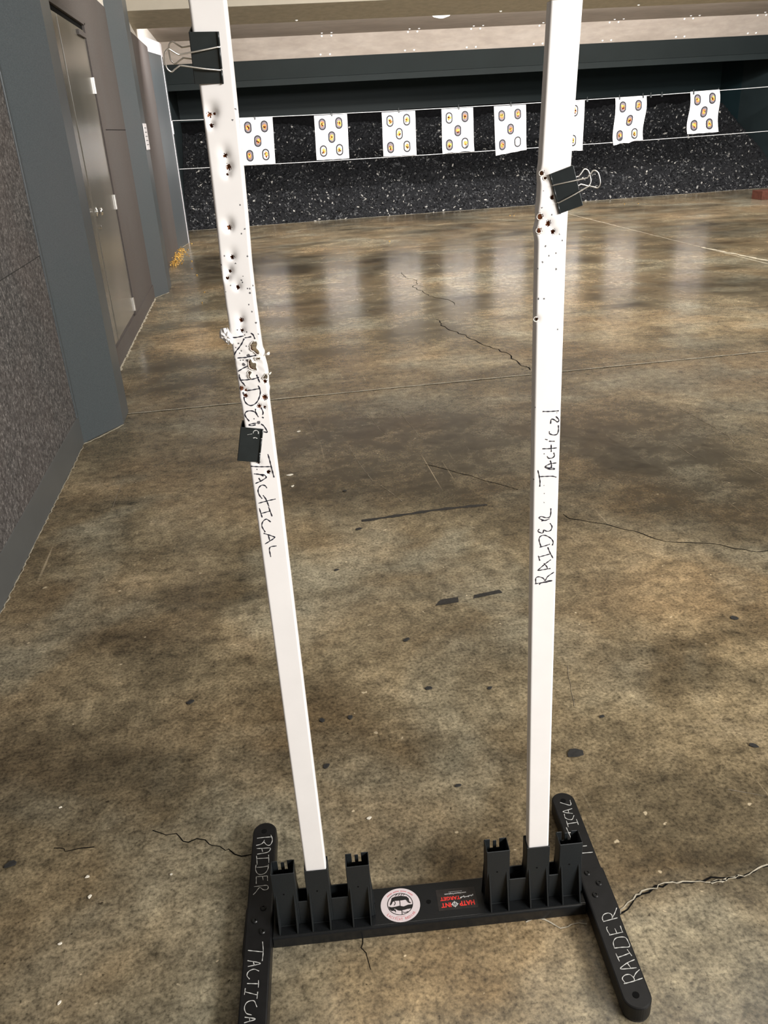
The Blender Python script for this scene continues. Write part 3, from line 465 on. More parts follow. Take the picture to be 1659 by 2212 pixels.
def paper(k):
    q = [np.array(p) for p in PAPERS[k]]; r = random.Random(k+5)
    curl = {3:.05, 6:.07, 4:.02}.get(k, .008); wav = {6:.012, 7:.014}.get(k, .003)
    def S(u, t, h=0):
        p = (1-t)*((1-u)*q[0]+u*q[1])+t*((1-u)*q[3]+u*q[2])
        y = 13.975-curl*max(0,t-.82)**1.3*6*(.6+.4*math.sin(5*u+k))-wav*math.sin(2.6*t*PI+k)*(u-.4)
        dx = wav*1.2*math.sin(2*PI*t)*(1 if k >= 6 else .3)
        return (p[0]+dx, y-h, p[1])
    mb = MB(); a, b = 10, 16
    if k in (3,6): edge = lambda u: .03*abs(math.sin(7*u+k))+(.035*u if k == 6 else 0)
    else: edge = lambda u: .004*math.sin(20*u+k)
    for h in (0, -.0012):
        V = [S(i/a, j/b*(1-edge(i/a)*(j/b)**3), h) for j in range(b+1) for i in range(a+1)]
        F = [(j*(a+1)+i, (j+1)*(a+1)+i, (j+1)*(a+1)+i+1, j*(a+1)+i+1) for j in range(b) for i in range(a)]
        mb.add(V, F if h == 0 else [tuple(reversed(t)) for t in F], 0)
    wd = float(np.linalg.norm(q[1]-q[0])); ht = float(np.linalg.norm(q[3]-q[0]))
    def shape(cu, ct, rx, ry, h, mi, n=28, jit=0, stad=True):
        pts = []
        for i in range(n):
            t = 2*PI*i/n; cx, sy = math.cos(t), math.sin(t)
            e = (1+jit*r.uniform(-1,1))
            yy = sy*rx+(ry-rx)*(1 if sy > 0 else -1)*(1 if abs(sy) > 1e-6 else 0) if stad else sy*ry
            pts.append(S(cu+cx*rx*e/wd, ct+yy*e/ht, h))
        c = S(cu, ct, h); mb.add([c]+pts, [(0, 1+(i+1)%n, 1+i) for i in range(n)], mi)
    for b_,(cu,ct) in enumerate(BULLS):
        g = 2 if GREY[k][b_] == 'g' else 3
        shape(cu,ct,.056,.083,.003,1); shape(cu,ct,.0375,.063,.0045,g)
        main, alt = (4,5) if r.random() < (.75 if g == 2 else .3) else (5,4)
        if k == 4 and b_ == 4: shape(cu,ct,.02,.03,.006,3,20,.3,False); continue
        shape(cu+r.uniform(-.01,.02),ct+r.uniform(-.01,.01),.028,.036,.006,main,22,.35,False)
        for _ in range(3): shape(cu+r.uniform(-.035,.035),ct+r.uniform(-.035,.04),.012,.013,.0072,alt,12,.4,False)
        for _ in range(r.choice((1,2,3,4))): shape(cu+r.uniform(-.03,.03),ct+r.uniform(-.02,.05),.009,.012,.0084,6,10,.4,False)
    o = mb.build('paper_target', [M_['paper'],M_['bull_ring'],M_['bull_grey'],M_['bull_pale'],M_['orange'],M_['yellow'],M_['shot_hole']])
    tag(o, PLAB[k], 'paper target', 'paper targets on the cables')
for k in range(8): paper(k)
LC = [(.268,'at the top middle of the leftmost paper target'),(1.435,'at the top middle of the second paper target'),(2.478,'at the top middle of the third paper target'),(3.425,'at the top middle of the fourth paper target'),(4.267,'at the top middle of the fifth paper target'),
      (5.52,'beside the right post at a half hidden target'),(6.055,'at the top left of the crumpled target'),(6.452,'at the top right of the crumpled target'),(6.584,'on bare cable, first right of the crumpled target'),(6.772,'on bare cable, second right of the crumpled target'),(7.31,'at the top left of the rightmost target'),(7.738,'at the top right of the rightmost target')]
def line_clip():
    t = empty('line_clip')
    mb = MB(); mb.sweep([(-.014,-.032),(.010,-.032),(.016,.006),(.004,.016),(-.012,.010)], -.013, .013); mb.build('jaw', M_['clip_black'], t, .002)
    mb = MB(); mb.tube([(0,.004,.010),(0,.004,.034),(.006,.004,.038)], .005, 6); mb.build('lever', M_['clip_black'], t)
    return t
c0 = line_clip()
for i,(x,l) in enumerate(LC):
    if i == 0: o = c0
    else:
        o = c0.copy(); C.objects.link(o)
        for ch in c0.children: d = ch.copy(); C.objects.link(d); d.parent = o
    o.location = (x, 13.985, wz(x,True)); tag(o, 'small black clip '+l, 'clip', 'clips on the upper cable')
# ------------------------------------------------------------------ things on the left wall, ceiling, far floor
t = empty('wall_sign', (-.842,8.60,1.38))
mb = MB(); mb.box(0,.006,-.14,.14,-.11,.11); mb.build('sign_plate', M_['sign_white'], t, .001)
mb = MB()
for i in range(5): mb.box(.006,.0066,-.09,.09,.07-i*.035,.076-i*.035)
mb.build('sign_rule', M_['bull_ring'], t)
tag(t, 'narrow white notice on the middle slate deflector', 'sign')
mb = MB(); mb.box(-.864,-.850,12.44,12.50,1.39,1.55); o = mb.build('cable_bracket', M_['sign_white'], None, .003); tag(o, 'small white bracket holding the upper cable at the far deflector', 'bracket')
t = empty('ceiling_lamp', (2.40,10.54,2.402))
mb = MB(); mb.lathe([(.02,.0),(.09,.018),(.125,.05),(.13,.08),(.13,.09)], n=28); mb.build('lamp_glass', M_['lamp'], t, smooth=True)
mb = MB(); mb.lathe([(.134,.075),(.15,.08),(.15,.16),(.05,.172)], n=28); mb.build('lamp_housing', M_['sign_white'], t, smooth=True)
tag(t, 'round ceiling lamp just showing under the tan beam', 'lamp')
mb = MB(); mb.box(7.72,8.05,12.34,12.62,0,.125); o = mb.build('wood_block', M_['wood_block'], None, .004); tag(o, 'red brown wooden block on the floor at the right edge', 'wood block')
# spent casings
mb = MB(); mb.lathe([(.0047,0),(.0049,.001),(.0040,.0016),(.0049,.0026),(.0048,.019),(.0036,.019),(.0034,.006)], n=8)
case0 = mb.build('cartridge_casing', M_['brass'], smooth=True); used = False
def casing(x, y, z, label, group):
    global used
    o = case0 if not used else case0.copy()
    if used: C.objects.link(o)
    used = True
    o.location = (x, y, z); o.rotation_euler = (PI/2+random.uniform(-.25,.25), 0, random.uniform(0,6.28)); tag(o, label, 'casing', group)
for i in range(150):
    y = random.uniform(10.15, 11.66); d = abs(random.gauss(0,.05)); x = -.957+d
    if y > 11.3: x = max(x, -.95+.04*(y-11.3)+d)
    z = .0055+max(0,.045-d*.6)*random.random()
    casing(x, y, z, 'brass cartridge casing in the heap along the foot of the left wall', 'brass casings heaped by the wall')
LOOSE = [(-.83,12.30),(-.61,9.37),(-.50,8.26),(-.50,7.70),(-.86,10.6),(-.83,11.15),(-.79,11.0),(-.72,10.5),(-.70,9.9),(-.25,11.9),(3.9,12.8),(3.96,12.75),(5.9,13.2),(6.1,13.1),(1.75,10.9)]
for x,y in LOOSE: casing(x, y, .005, 'single brass cartridge casing lying loose on the far concrete floor', 'loose brass casings on the floor')
# litter on the near floor
def chip(x, y, s, rz, label, mat='rubber', nm='rubber_chip', cat='rubber chip', group=None, h=.0018):
    r = random.Random(x*91+y*37); n = 7
    s *= .72; P = [(s*(1+r.uniform(-.35,.35))*math.cos(2*PI*i/n), s*.7*(1+r.uniform(-.35,.35))*math.sin(2*PI*i/n)) for i in range(n)]
    mb = MB(); mb.prism(P, 0, h); o = mb.build(nm, M_[mat], None, .0008); o.location = (x, y, .0012); o.rotation_euler = (0,0,rz); tag(o, label, cat, group)
for x,y,s,rz,l in [(.156,2.493,.014,.3,'small black rubber chip on the floor right of the left post, level with its lettering'),(.314,2.02,.016,.8,'flat diamond shaped rubber chip between the posts'),(.331,1.779,.015,.2,'dark rubber chip midway between the posts with a pointed tip'),(.109,1.707,.014,.1,'black rubber chip right of the left post, right one of a pair'),(.036,1.712,.013,1.2,'black rubber chip right of the left post, left one of a pair'),
   (.489,1.744,.010,.4,'tiny black rubber chip just left of the right post'),(.033,1.544,.013,.9,'grey flat rubber chip beside the lower left post'),(.321,1.413,.010,.1,'thin dark rubber chip behind the crossbar of the stand'),(.73,1.568,.010,.5,'small black rubber chip right of the right post'),(.617,1.457,.026,.2,'large flat dark chip with split end right of the right post'),
   (1.277,1.901,.019,2.4,'dark square rubber chip near the right edge of the floor'),(-.306,1.867,.017,.4,'dark oblong rubber chip left of the left post'),(1.033,1.39,.014,2.2,'dark rubber sliver at the right edge, behind the right foot'),(-.655,1.393,.018,.3,'dark brown clump at the left edge of the floor'),(.274,2.789,.018,.2,'black rubber chip beside the long dark skid mark'),(.262,3.159,.014,.2,'black rubber chip beyond the long dark skid mark')]:
    chip(x,y,s,rz,l)
for x,y,s,rz,l in [(.108,1.359,.008,.3,'white flake on the floor between the sockets and the left post'),(.123,3.962,.016,.8,'white flake on the floor beside the damaged part of the left post'),(.048,3.40,.020,.2,'pale smear shaped scrap on the floor right of the lower clip'),(.052,3.27,.013,.9,'pale scrap just below another beside the lower clip'),(-.487,1.324,.007,.1,'white flake at lower left, left of the left foot'),(-.474,1.272,.007,1.2,'white flake at lower left, nearer than its neighbour'),(-.514,1.172,.006,.4,'white flake at lower left, middle of the open floor'),(-.492,1.048,.006,.9,'white flake at lower left, nearest the camera'),(-.582,1.541,.006,.5,'pale crumb on the floor far left of the left foot'),(-.315,1.294,.005,.4,'pale crumb on the floor close to the left foot')]:
    chip(x,y,s,rz,l,'scrap','paper_flake','flake',None,.002)
for k,(P,l) in enumerate([([(.437,2.185),(.452,2.205),(.462,2.216),(.518,2.217),(.512,2.188),(.47,2.186)],'short strip of black tape on the floor, left one by the right post'),([(.563,2.198),(.571,2.217),(.657,2.229),(.662,2.210)],'short strip of black tape on the floor, right one by the right post')]):
    mb = MB(); mb.prism(P, .0006, .0016); o = mb.build('tape_strip', M_['tape']); tag(o, l, 'tape')
flat([rough_line([(.30,2.855),(.47,2.866),(.62,2.874),(.79,2.868)], .002, .012, 8)], .022, .0008).build('skid_mark', M_['tape'], floor)
# ------------------------------------------------------------------ target stand
AZ = math.radians(-4.5); S0 = (.183, 1.085, 0)
st = empty('target_stand', S0, AZ); tag(st, 'black plastic H shaped target stand base standing on the concrete floor', 'target stand')
LX, RXL = -.3185, .3245
mb = MB()
mb.sweep([(-.0268,0),(-.0268,.0235),(-.0235,.027),(.0585,.027),(.062,.0235),(.062,0)], -.2935, .2995)
bar = mb.build('crossbar', M_['black_plastic'], st, .0022, seg=3)
mb = MB(); mb.lathe([(.0045,0),(.0045,.0006)], (.0039,.0165,.027), 20); mb.build('screw_hole', M_['hole'], bar)
def leg_part(cx, side, strokes):
    mb = MB(); P = []
    for i in range(19): t = PI*i/18; P.append((cx+.0248*math.cos(t), .2255+.0248*math.sin(t)))
    for i in range(19): t = PI+PI*i/18; P.append((cx+.0248*math.cos(t), -.2165+.0248*math.sin(t)))
    mb.prism(P, .0035, .037)
    leg = mb.build('leg', M_['black_leg'], st, .003)
    mb = MB(); s = side
    Q = [(cx-s*.022,.052),(cx+s*.0262,.0455),(cx+s*.0275,.038),(cx+s*.0285,-.052),(cx+s*.0268,-.0605),(cx-s*.022,-.068)]
    mb.prism(Q if s > 0 else Q[::-1], .0, .0372 if s > 0 else .030); mb.build('leg_sleeve', M_['black_leg'], leg, .002)
    for y in (.2255,-.2165):
        mb = MB(); mb.lathe([(.0058,0),(.0058,.0008)], (cx-.001,y,.037), 22); mb.build('screw_hole', M_['hole'], leg)
        mb = MB(); mb.prism([(cx+.0235*math.cos(2*PI*i/24), y+.0235*math.sin(2*PI*i/24)) for i in range(24)], 0, .006); mb.build('rubber_foot', M_['rubber'], leg, .001)
    bo = ((.0073,.0335),(-.0077,.0075),(.0077,-.0175)) if side < 0 else ((-.0065,.0345),(.0085,.009),(-.0065,-.0165))
    for x,y in bo:
        mb = MB(); mb.lathe([(.0062,0),(.0062,.0012),(.0048,.0030),(.0026,.0030),(.0024,.0012),(.0003,.0010)], (cx+x,y,.0370), 18); mb.build('bolt', M_['bolt'], leg, smooth=False)
    for word in strokes: ribbons(word, .0015, lambda a,b,h: (a,b,.0373+h), .0003, .0015).build('lettering', M_['chalk'], leg)
leg_part(LX, -1, (LEG_L[:15], LEG_L[15:])); leg_part(RXL, 1, (LEG_R[:16], LEG_R[16:]))
YF, YB, ZT = -.0015, .0285, .1600
def socket(cx):
    sk = MB(); hw = .0215; wt = .0017
    def wall(x0,x1,y0,y1,z0,z1): sk.box(x0,x1,y0,y1,z0,z1)
    wall(cx-hw,cx+hw,YF,YF+wt,.027,ZT)                         # front
    wall(cx-hw,cx-hw+wt,YF+wt,YB+wt,.027,ZT); wall(cx+hw-wt,cx+hw,YF+wt,YB+wt,.027,ZT)
    wall(cx-hw+wt,cx-.0098,YB,YB+wt,.027,ZT); wall(cx-.0042,cx+.0025,YB,YB+wt,.027,ZT-.004); wall(cx+.0078,cx+hw-wt,YB,YB+wt,.027,ZT)
    wall(cx-.0098,cx-.0042,YB,YB+wt,.027,ZT-.022); wall(cx+.0025,cx+.0078,YB,YB+wt,.027,ZT-.022)
    wall(cx-hw+wt,cx+hw-wt,YF+wt,YB,.027,.040)                 # floor of the socket
    o = sk.build('socket', M_['socket_plastic'], st, .0008, seg=1)
    for s in (-1,1):
        g = MB(); x = cx+s*.0165
        g.sweep([(YF,.027),(YF-.0205,.027),(YF-.0195,.031),(YF,.107)], x-.0011, x+.0011); g.build('gusset', M_['socket_plastic'], o)
        g = MB(); x0 = cx+s*hw
        P = [(x0,.027),(x0+s*.0048,.027),(x0+s*.0042,.034),(x0,.105)]
        g.sweep(P if s > 0 else P[::-1], YF+.002, YF+.0044, 'y'); g.sweep(P if s > 0 else P[::-1], YB-.001, YB+.0014, 'y'); g.build('gusset', M_['socket_plastic'], o)
    g = MB(); g.box(cx-.0155,cx+.0155,YF-.003,YF+.0005,.027,.0292); g.build('foot_rib', M_['socket_plastic'], o, .0006)
    R = Matrix.Rotation(PI/2, 3, 'X'); g = MB(); g.lathe([(.0017,0),(.0017,.0004)], (cx-.002,YF,.1083), 14, R=R); g.build('screw_hole', M_['hole'], o)
    return o
CL, CRr = (-.262,-.2006,-.125), (.1347,.2095,.2710)
for cx in CL+CRr: socket(cx)
for a,b in ((CL[0],CL[1]),(CL[1],CL[2]),(CRr[0],CRr[1]),(CRr[1],CRr[2])):
    mb = MB(); x0, x1 = a+.0215, b-.0215
    mb.box(x0,x1,YF+.0005,YF+.0028,.027,.0842); mb.box(x0,x1,YB-.0006,YB+.0020,.027,.0842); mb.build('web', M_['socket_plastic'], st, .0006, seg=1)
# stickers
def disc(mb, c, r0, r1, z, n=64, mi=0):
    v = []; f = []
    for i in range(n):
        t = 2*PI*i/n
        for r in (r0, r1): v.append((c[0]+r*math.cos(t), c[1]+r*math.sin(t), z))
    for i in range(n): j = (i+1)%n; f.append((2*i,2*i+1,2*j+1,2*j))
    mb.add(v, f, mi)
SC = (-.0505,.0162)
mb = MB(); mb.prism([(SC[0]+.0377*math.cos(2*PI*i/64), SC[1]+.0377*math.sin(2*PI*i/64)) for i in range(64)], .0269, .0273)
stk = mb.build('round_sticker', M_['sticker_white'], st); stk['label'] = 'round white sticker with a black moustached emblem'
EC = (-.0508,.0183)
mb = MB(); disc(mb, EC, .0233, .0247, .02745)
for P in EMB_POLY:
    from mathutils.geometry import tessellate_polygon
    tri = tessellate_polygon([[Vector((x,y,0)) for x,y in P]]); V = [(x,y,.02745) for x,y in P]
    T = []
    for a,b,c in tri:
        A,B_,D = (Vector(V[i]) for i in (a,b,c)); T.append((a,b,c) if (B_-A).cross(D-A).z > 0 else (a,c,b))
    mb.add(V, T)
for L in EMB_LINE:
    r_ = ribbons([L], .0013, lambda a,b,h: (a,b,.0275+h), .0001, .001, taper=False); mb.add(r_.v, r_.f)
mb.build('emblem', M_['sticker_black'], stk)
def text_mesh(s, bold=0):
    cu = bpy.data.curves.new('t', 'FONT'); cu.body = s; cu.align_x = 'CENTER'; cu.align_y = 'CENTER'; cu.offset = bold; cu.resolution_u = 3
    o = bpy.data.objects.new('t', cu); C.objects.link(o); bpy.context.view_layer.update()
    me = bpy.data.meshes.new_from_object(o.evaluated_get(bpy.context.evaluated_depsgraph_get()))
    bpy.data.objects.remove(o); V = np.array([v.co[:2] for v in me.vertices]); F = [tuple(p.vertices) for p in me.polygons]; bpy.data.meshes.remove(me)
    return V, F
def text_on(mb, s, c, wid, hei, rot, z, bold=0, mi=0):
    V, F = text_mesh(s, bold); lo, hi = V.min(0), V.max(0)
    V = (V-(lo+hi)/2)*np.array([wid/(hi[0]-lo[0]) if wid else hei/(hi[1]-lo[1]), hei/(hi[1]-lo[1])])
    ca, sa = math.cos(rot), math.sin(rot)
    mb.add([(c[0]+x*ca-y*sa, c[1]+x*sa+y*ca, z) for x,y in V], F, mi)
mb = MB(); word = 'RAIDER TACTICAL'
for i,ch in enumerate(word):
    if ch == ' ': continue
    t = math.radians(-90)-math.radians(52)*(i/(len(word)-1)*2-1)*1.0
    # reads right way up from behind the stand, so upside down from here
    text_on(mb, ch, (SC[0]+.0315*math.cos(t), SC[1]+.0315*math.sin(t)), .0036 if ch != 'I' else .0009, .0052, t-PI/2+PI, .02745, .01)
mb.build('sticker_lettering', M_['rose_print'], stk)
mb = MB()
for i in range(24):
    t = math.radians(38+i*4.5); a = t+PI/2
    c = Vector((SC[0]+.0312*math.cos(t), SC[1]+.0312*math.sin(t), .02745)); e = Vector((math.cos(a), math.sin(a), 0))*.00085; n_ = Vector((math.cos(t), math.sin(t), 0))*.0011
    if i % 6 != 5: mb.add([c-e-n_, c+e-n_, c+e+n_, c-e+n_], [(3,2,1,0) if False else (0,1,2,3)])
for i in range(8): mb.box(-.0605+i*.0022,-.0592+i*.0022,-.0098,-.0088,.0274,.0275)
mb.build('fine_print', M_['rose_print'], stk)
mb = MB(); mb.prism([(.0205,-.0068),(.0945,-.0068),(.0960,-.005),(.0960,.0400),(.0205,.0410)], .0269, .0273)
sk2 = mb.build('brand_sticker', M_['sticker_dark'], st); sk2['label'] = 'dark rectangular sticker with red lettering'
mb = MB(); zt = .0275
text_on(mb, 'HATP', (.0762,.0048), .0290, .0108, PI, zt, .035); text_on(mb, 'INT', (.0362,.0045), .0190, .0100, PI, zt, .035); text_on(mb, 'TARGET', (.0458,.0188), .0385, .0082, PI, zt, .03)
mb.build('red_lettering', M_['red_print'], sk2)
mb = MB(); c = (.0527,.0048); disc(mb, c, .0040, .0052, zt, 28)
for a in range(4):
    t = a*PI/2; d = (math.cos(t), math.sin(t)); nn = (-d[1], d[0])
    mb.add([(c[0]+d[0]*r+nn[0]*q, c[1]+d[1]*r+nn[1]*q, zt) for r,q in ((.001,-.0006),(.0068,-.0006),(.0068,.0006),(.001,.0006))], [(0,1,2,3)])
text_on(mb, 'www.HatpointTarget.com', (.0573,.0291), .0420, .0040, PI, zt, .01)
for L in ([(.0655,.0182),(.070,.0195),(.078,.0188),(.0835,.0205),(.0905,.0205)],[(.066,.0165),(.068,.0186)],[(.0735,.0172),(.0745,.0192)],[(.081,.0178),(.0825,.0200)],[(.0868,.0190),(.0885,.0206),(.0905,.0228)],[(.071,.0195),(.0728,.0212)]):
    r_ = ribbons([L], .0013, lambda a,b,h: (a,b,zt+h), .0001, .001, taper=False); mb.add(r_.v, r_.f)
for i in range(11): mb.box(.0450+i*.0024,.0464+i*.0024,.0327,.0334,zt-.0001,zt)
mb.build('white_lettering', M_['white_print'], sk2)
# ------------------------------------------------------------------ white posts
ca, sa = math.cos(AZ), math.sin(AZ)
def W(x, y, z): return (S0[0]+x*ca-y*sa, S0[1]+x*sa+y*ca, z)
def lean_l(z): d = max(0, z-1.06); return .10*d+.25*d*d
HW, TH, RC = .0192, .0205, .0030
BZ = [.16,.5,.8,.9,1.0,1.06,1.12,1.18,1.23,1.28,1.34,1.42,1.5]
BEND_L = [.0013,-.0002,-.0009,-.0009,-.0014,-.0020,-.0028,-.0030,-.0020,.0008,.0034,.0064,.0095]
BEND_R = [0,-.0035,-.0062,-.0070,-.0078,-.0082,-.0085,-.0088,-.0088,-.0077,-.0058,-.0028,.0003]
def inpoly(u, z, P):
    c = False; j = len(P)-1
    for i in range(len(P)):
        if (P[i][1] > z) != (P[j][1] > z) and u < (P[j][0]-P[i][0])*(z-P[i][1])/(P[j][1]-P[i][1]+1e-12)+P[i][0]: c = not c
        j = i
    return c
def make_post(name, cx, zb, zt, lean, holes, dots, thru, words, label, bt, bulge, du=0):
    bend = lambda z: np.interp(z, BZ, bt)-du
    holes = [(u-du-float(bend(z)),z,r) for u,z,r in holes]; dots = [(u-du-float(bend(z)),z,r) for u,z,r in dots]
    thru = [[(u-du-float(bend(z)),z) for u,z in P] for P in thru]; words = [[[(u-du-float(bend(z)),z) for u,z in st] for st in wd] for wd in words]
    # perimeter, counter-clockwise from the front left
    per = []
    nf = 42
    for i in range(nf+1): per.append((-HW+RC+(2*HW-2*RC)*i/nf, 0, 'f'))
    for i in range(1,4): t = -PI/2+PI/2*i/4; per.append((HW-RC+RC*math.cos(t), RC+RC*math.sin(t), 'c'))
    for i in range(5): per.append((HW, RC+(TH-2*RC)*i/4, 's'))
    for i in range(1,4): t = PI/2*i/4; per.append((HW-RC+RC*math.cos(t), TH-RC+RC*math.sin(t), 'c'))
    for i in range(nf+1): per.append((HW-RC-(2*HW-2*RC)*i/nf, TH, 'b'))
    for i in range(1,4): t = PI/2+PI/2*i/4; per.append((-HW+RC+RC*math.cos(t), TH-RC+RC*math.sin(t), 'c'))
    for i in range(5): per.append((-HW, TH-RC-(TH-2*RC)*i/4, 's'))
    for i in range(1,4): t = PI+PI/2*i/4; per.append((-HW+RC+RC*math.cos(t), RC+RC*math.sin(t), 'c'))
    n = len(per)
    zlo = .72
    zs = np.concatenate([np.arange(zb, zlo, .02), np.arange(zlo, zt+.0001, .0009)])
    U = np.array([p[0] for p in per]); Yp = np.array([p[1] for p in per]); fr = np.array([1. if p[2] == 'f' else 0. for p in per])
    frc = np.clip(1-Yp/.006, 0, 1)
    Z = zs[:,None]+0*U[None,:]; X = U[None,:]+0*Z; Y = Yp[None,:]+0*Z
    fac = frc[None,:]+0*Z
    for (u,z,r) in holes:
        d2 = (X-u)**2+(Z-z)**2; rr = max(r,.0025)
        am = .55 if (bulge and z < 1.13) else 1.0
        Y = Y+fac*.0022*am*np.exp(-d2/(1.7*rr)**2)
        if bulge and z > 1.13:      # smooth dent, deepest just above the hole
            Y = Y+.0016*fac*np.exp(-(((X-u)/(2.6*rr))**2+((Z-z-2.0*rr)/(3.0*rr))**2))
    if bulge:
        b = np.exp(-((Z-1.085)/.022)**2)*.0032*np.clip((X-.008)/.011,0,1)+.0012*np.exp(-((Z-1.06)/.004)**2)*np.clip((X-.012)/.007,0,1)
        b += .0012*np.exp(-((Z-1.112)/.0035)**2)*np.clip((X-.012)/.007,0,1)
        X = X+b
        X = X-.0010*np.exp(-((Z-1.052)/.006)**2)*np.clip((-X-.012)/.007,0,1)
        wv_ = np.clip(1-np.abs(Z-1.10)/.05,0,1)
        Y = Y-fac*wv_*.0003*np.sin(X*420+Z*300)*np.sin(Z*260)
    else:
        for zz,am in ((1.268,.0010),(1.243,.0026),(1.312,.0012)): X = X-am*np.exp(-((Z-zz)/.008)**2)*np.clip((-X-.010)/.008,0,1)
        X = X+0
    XS = X+bend(zs)[:,None]
    YL = Y-lean(zs)[:,None]
    f = []; mi = []
    rng = np.random.default_rng(3)
    jag = lambda u,z: .22*math.sin(u*2600+z*900)+.2*math.sin(z*3100-u*1500)
    hole_l = [(u,z,r) for u,z,r in holes]
    def through(u, z): return any(inpoly(u+.0004*math.sin(z*4000), z+.0004*math.sin(u*5000), P) for P in thru)
    zmin = min(min(h[1] for h in holes), min(d[1] for d in dots))-.02
    for j in range(len(zs)-1):
        zc = (zs[j]+zs[j+1])/2; near = zs[j] > zlo and zc > zmin
        hs = [h for h in hole_l if abs(h[1]-zc) < h[2]*1.6] if near else []
        ds = [h for h in dots if abs(h[1]-zc) < max(h[2],.0009)*1.3] if near else []
        th = near and any(min(p[1] for p in P)-.014 < zc < max(p[1] for p in P)+.014 for P in thru)
        for i in range(n):
            i2 = (i+1)%n; k = per[i][2]
            uc = (X[j,i]+X[j,i2])/2; m = 0
            if near and k in 'fc' and Yp[i] < .006:
                if any(math.hypot(uc-u,(zc-z)*.9) < r*(1+jag(uc,zc)) for u,z,r in hs): continue
                if th and through(uc, zc): continue
                if any(math.hypot(uc-u,zc-z) < max(r,.0008) for u,z,r in ds): m = 1
            if th and k in 'bsc' and Yp[i] >= .006:
                zz = zc-(zc-1.38)/1.1*Yp[i]
                if through(uc*1.0, zz): continue
            f.append((j*n+i, j*n+i2, (j+1)*n+i2, (j+1)*n+i)); mi.append(m)
    f.append(tuple(reversed(range(n)))); mi.append(0); f.append(tuple(range((len(zs)-1)*n, len(zs)*n))); mi.append(0)
    e = empty(name, W(cx, .0012, zb), AZ); tag(e, label, 'post')
    V = np.stack([XS, YL, Z-zb], -1).reshape(-1,3)
    me = bpy.data.meshes.new('tube'); me.from_pydata(V.tolist(), [], f); me.update(); me.polygons.foreach_set('material_index', mi)
    me.polygons.foreach_set('use_smooth', [True]*len(f))
    o = link('tube', me, [M_['white_tube'], M_['pit']], e)
    # brown sheet added behind the shot holes, toned up against the dim inside
    zi = np.arange(max(zb, zmin), zt-.002, .0011); ui = np.linspace(-HW+.0015, HW-.0015, 36); v = []; ff = []
    for z in zi:
        for u in ui: v.append((u+float(bend(z)), .0078-float(lean(np.array([z]))[0]), z-zb))
    for j in range(len(zi)-1):
        th = any(min(p[1] for p in P)-.014 < zi[j] < max(p[1] for p in P)+.014 for P in thru)
        for i in range(len(ui)-1):
            if th:
                zz = zi[j]-(zi[j]-1.38)/1.1*.0068
                if through((ui[i]+ui[i+1])/2, zz): continue
            ff.append((j*36+i, j*36+i+1, (j+1)*36+i+1, (j+1)*36+i))
    me = bpy.data.meshes.new('hole_backing'); me.from_pydata(v, [], ff); me.update(); link('hole_backing', me, M_['tube_inside'], e)
    # handwriting on the front face
    ys_grid = YL[:, :nf+1]; ug = U[:nf+1]
    def place(u, z, h):
        j = int(np.clip(np.searchsorted(zs, z), 1, len(zs)-1)); i = int(np.clip(round((u-ug[0])/(ug[1]-ug[0])), 0, nf))
        t = (z-zs[j-1])/(zs[j]-zs[j-1]); y = ys_grid[j-1,i]*(1-t)+ys_grid[j,i]*t
        return (u+float(bend(z)), y-h, z-zb)
    def place_abs(u, z, h): return place(u-du-float(bend(z)), z, h)
    def flatp(u, z, h): return (u-du, -float(lean(np.array([z]))[0])-h, z-zb)
    keep = lambda p: not through(p[0],p[1]) and not any(math.hypot(p[0]-u,p[1]-z) < r*1.15 for u,z,r in hole_l) and abs(p[0]) < HW-.001
    for wd in words: ribbons(wd, .0017, place, .00035, .0009, keep).build('lettering', M_['ink'], e)
    return e, place_abs, flatp
zer = lambda z: 0*np.asarray(z, float)
pl_, place_l, flat_l = make_post('upright_post', -.2010, .0405, 1.62, lambda z: .10*np.maximum(0,z-1.06)+.25*np.maximum(0,z-1.06)**2, HOLE_L, DOT_L, THRU, (LET_L[:16], LET_L[16:]),
    'battered white left post full of bullet holes, bent forward above the torn section', BEND_L, True, .001)
pr_, place_r, flat_r = make_post('upright_post', .2099, .0405, 1.497, zer, HOLE_R, DOT_R, [], (LET_R[:12], LET_R[12:]),
    'bright white right post with handwriting and a few bullet holes near its clip', BEND_R, False)
# torn flap of the left post, and ragged lips round the blown-out holes
def lump(name, ring, par, mat, th):
    bm = bmesh.new(); n = len(ring); c = sum((Vector(p) for p in ring), Vector())/n
    fr = [bm.verts.new(p) for p in ring]; k = bm.verts.new(c+Vector((0,-th,0))); k2 = bm.verts.new(c+Vector((0,th*.8,0)))
    for i in range(n): bm.faces.new((fr[i], fr[(i+1)%n], k)); bm.faces.new((fr[(i+1)%n], fr[i], k2))
    bmesh.ops.subdivide_edges(bm, edges=bm.edges, cuts=2, use_grid_fill=True)
    for v_ in bm.verts:
        p = v_.co*900; v_.co += Vector((math.sin(p.y*.7+p.z), math.sin(p.x+p.z*.8), math.sin(p.x*.9+p.y)))*.0006
    me = bpy.data.meshes.new(name); bm.to_mesh(me); bm.free(); o = link(name, me, mat, par); return o
zb = .0405
FLAP = [(-0.0261, 1.15), (-0.0272, 1.1487), (-0.0312, 1.1495), (-0.0349, 1.1485), (-0.037, 1.1444), (-0.0374, 1.1382), (-0.0346, 1.1351), (-0.0303, 1.1314), (-0.0281, 1.1284), (-0.0253, 1.1291), (-0.0229, 1.1289), (-0.0206, 1.1319), (-0.0204, 1.1375), (-0.0223, 1.1414), (-0.0236, 1.1446), (-0.0254, 1.1469)]
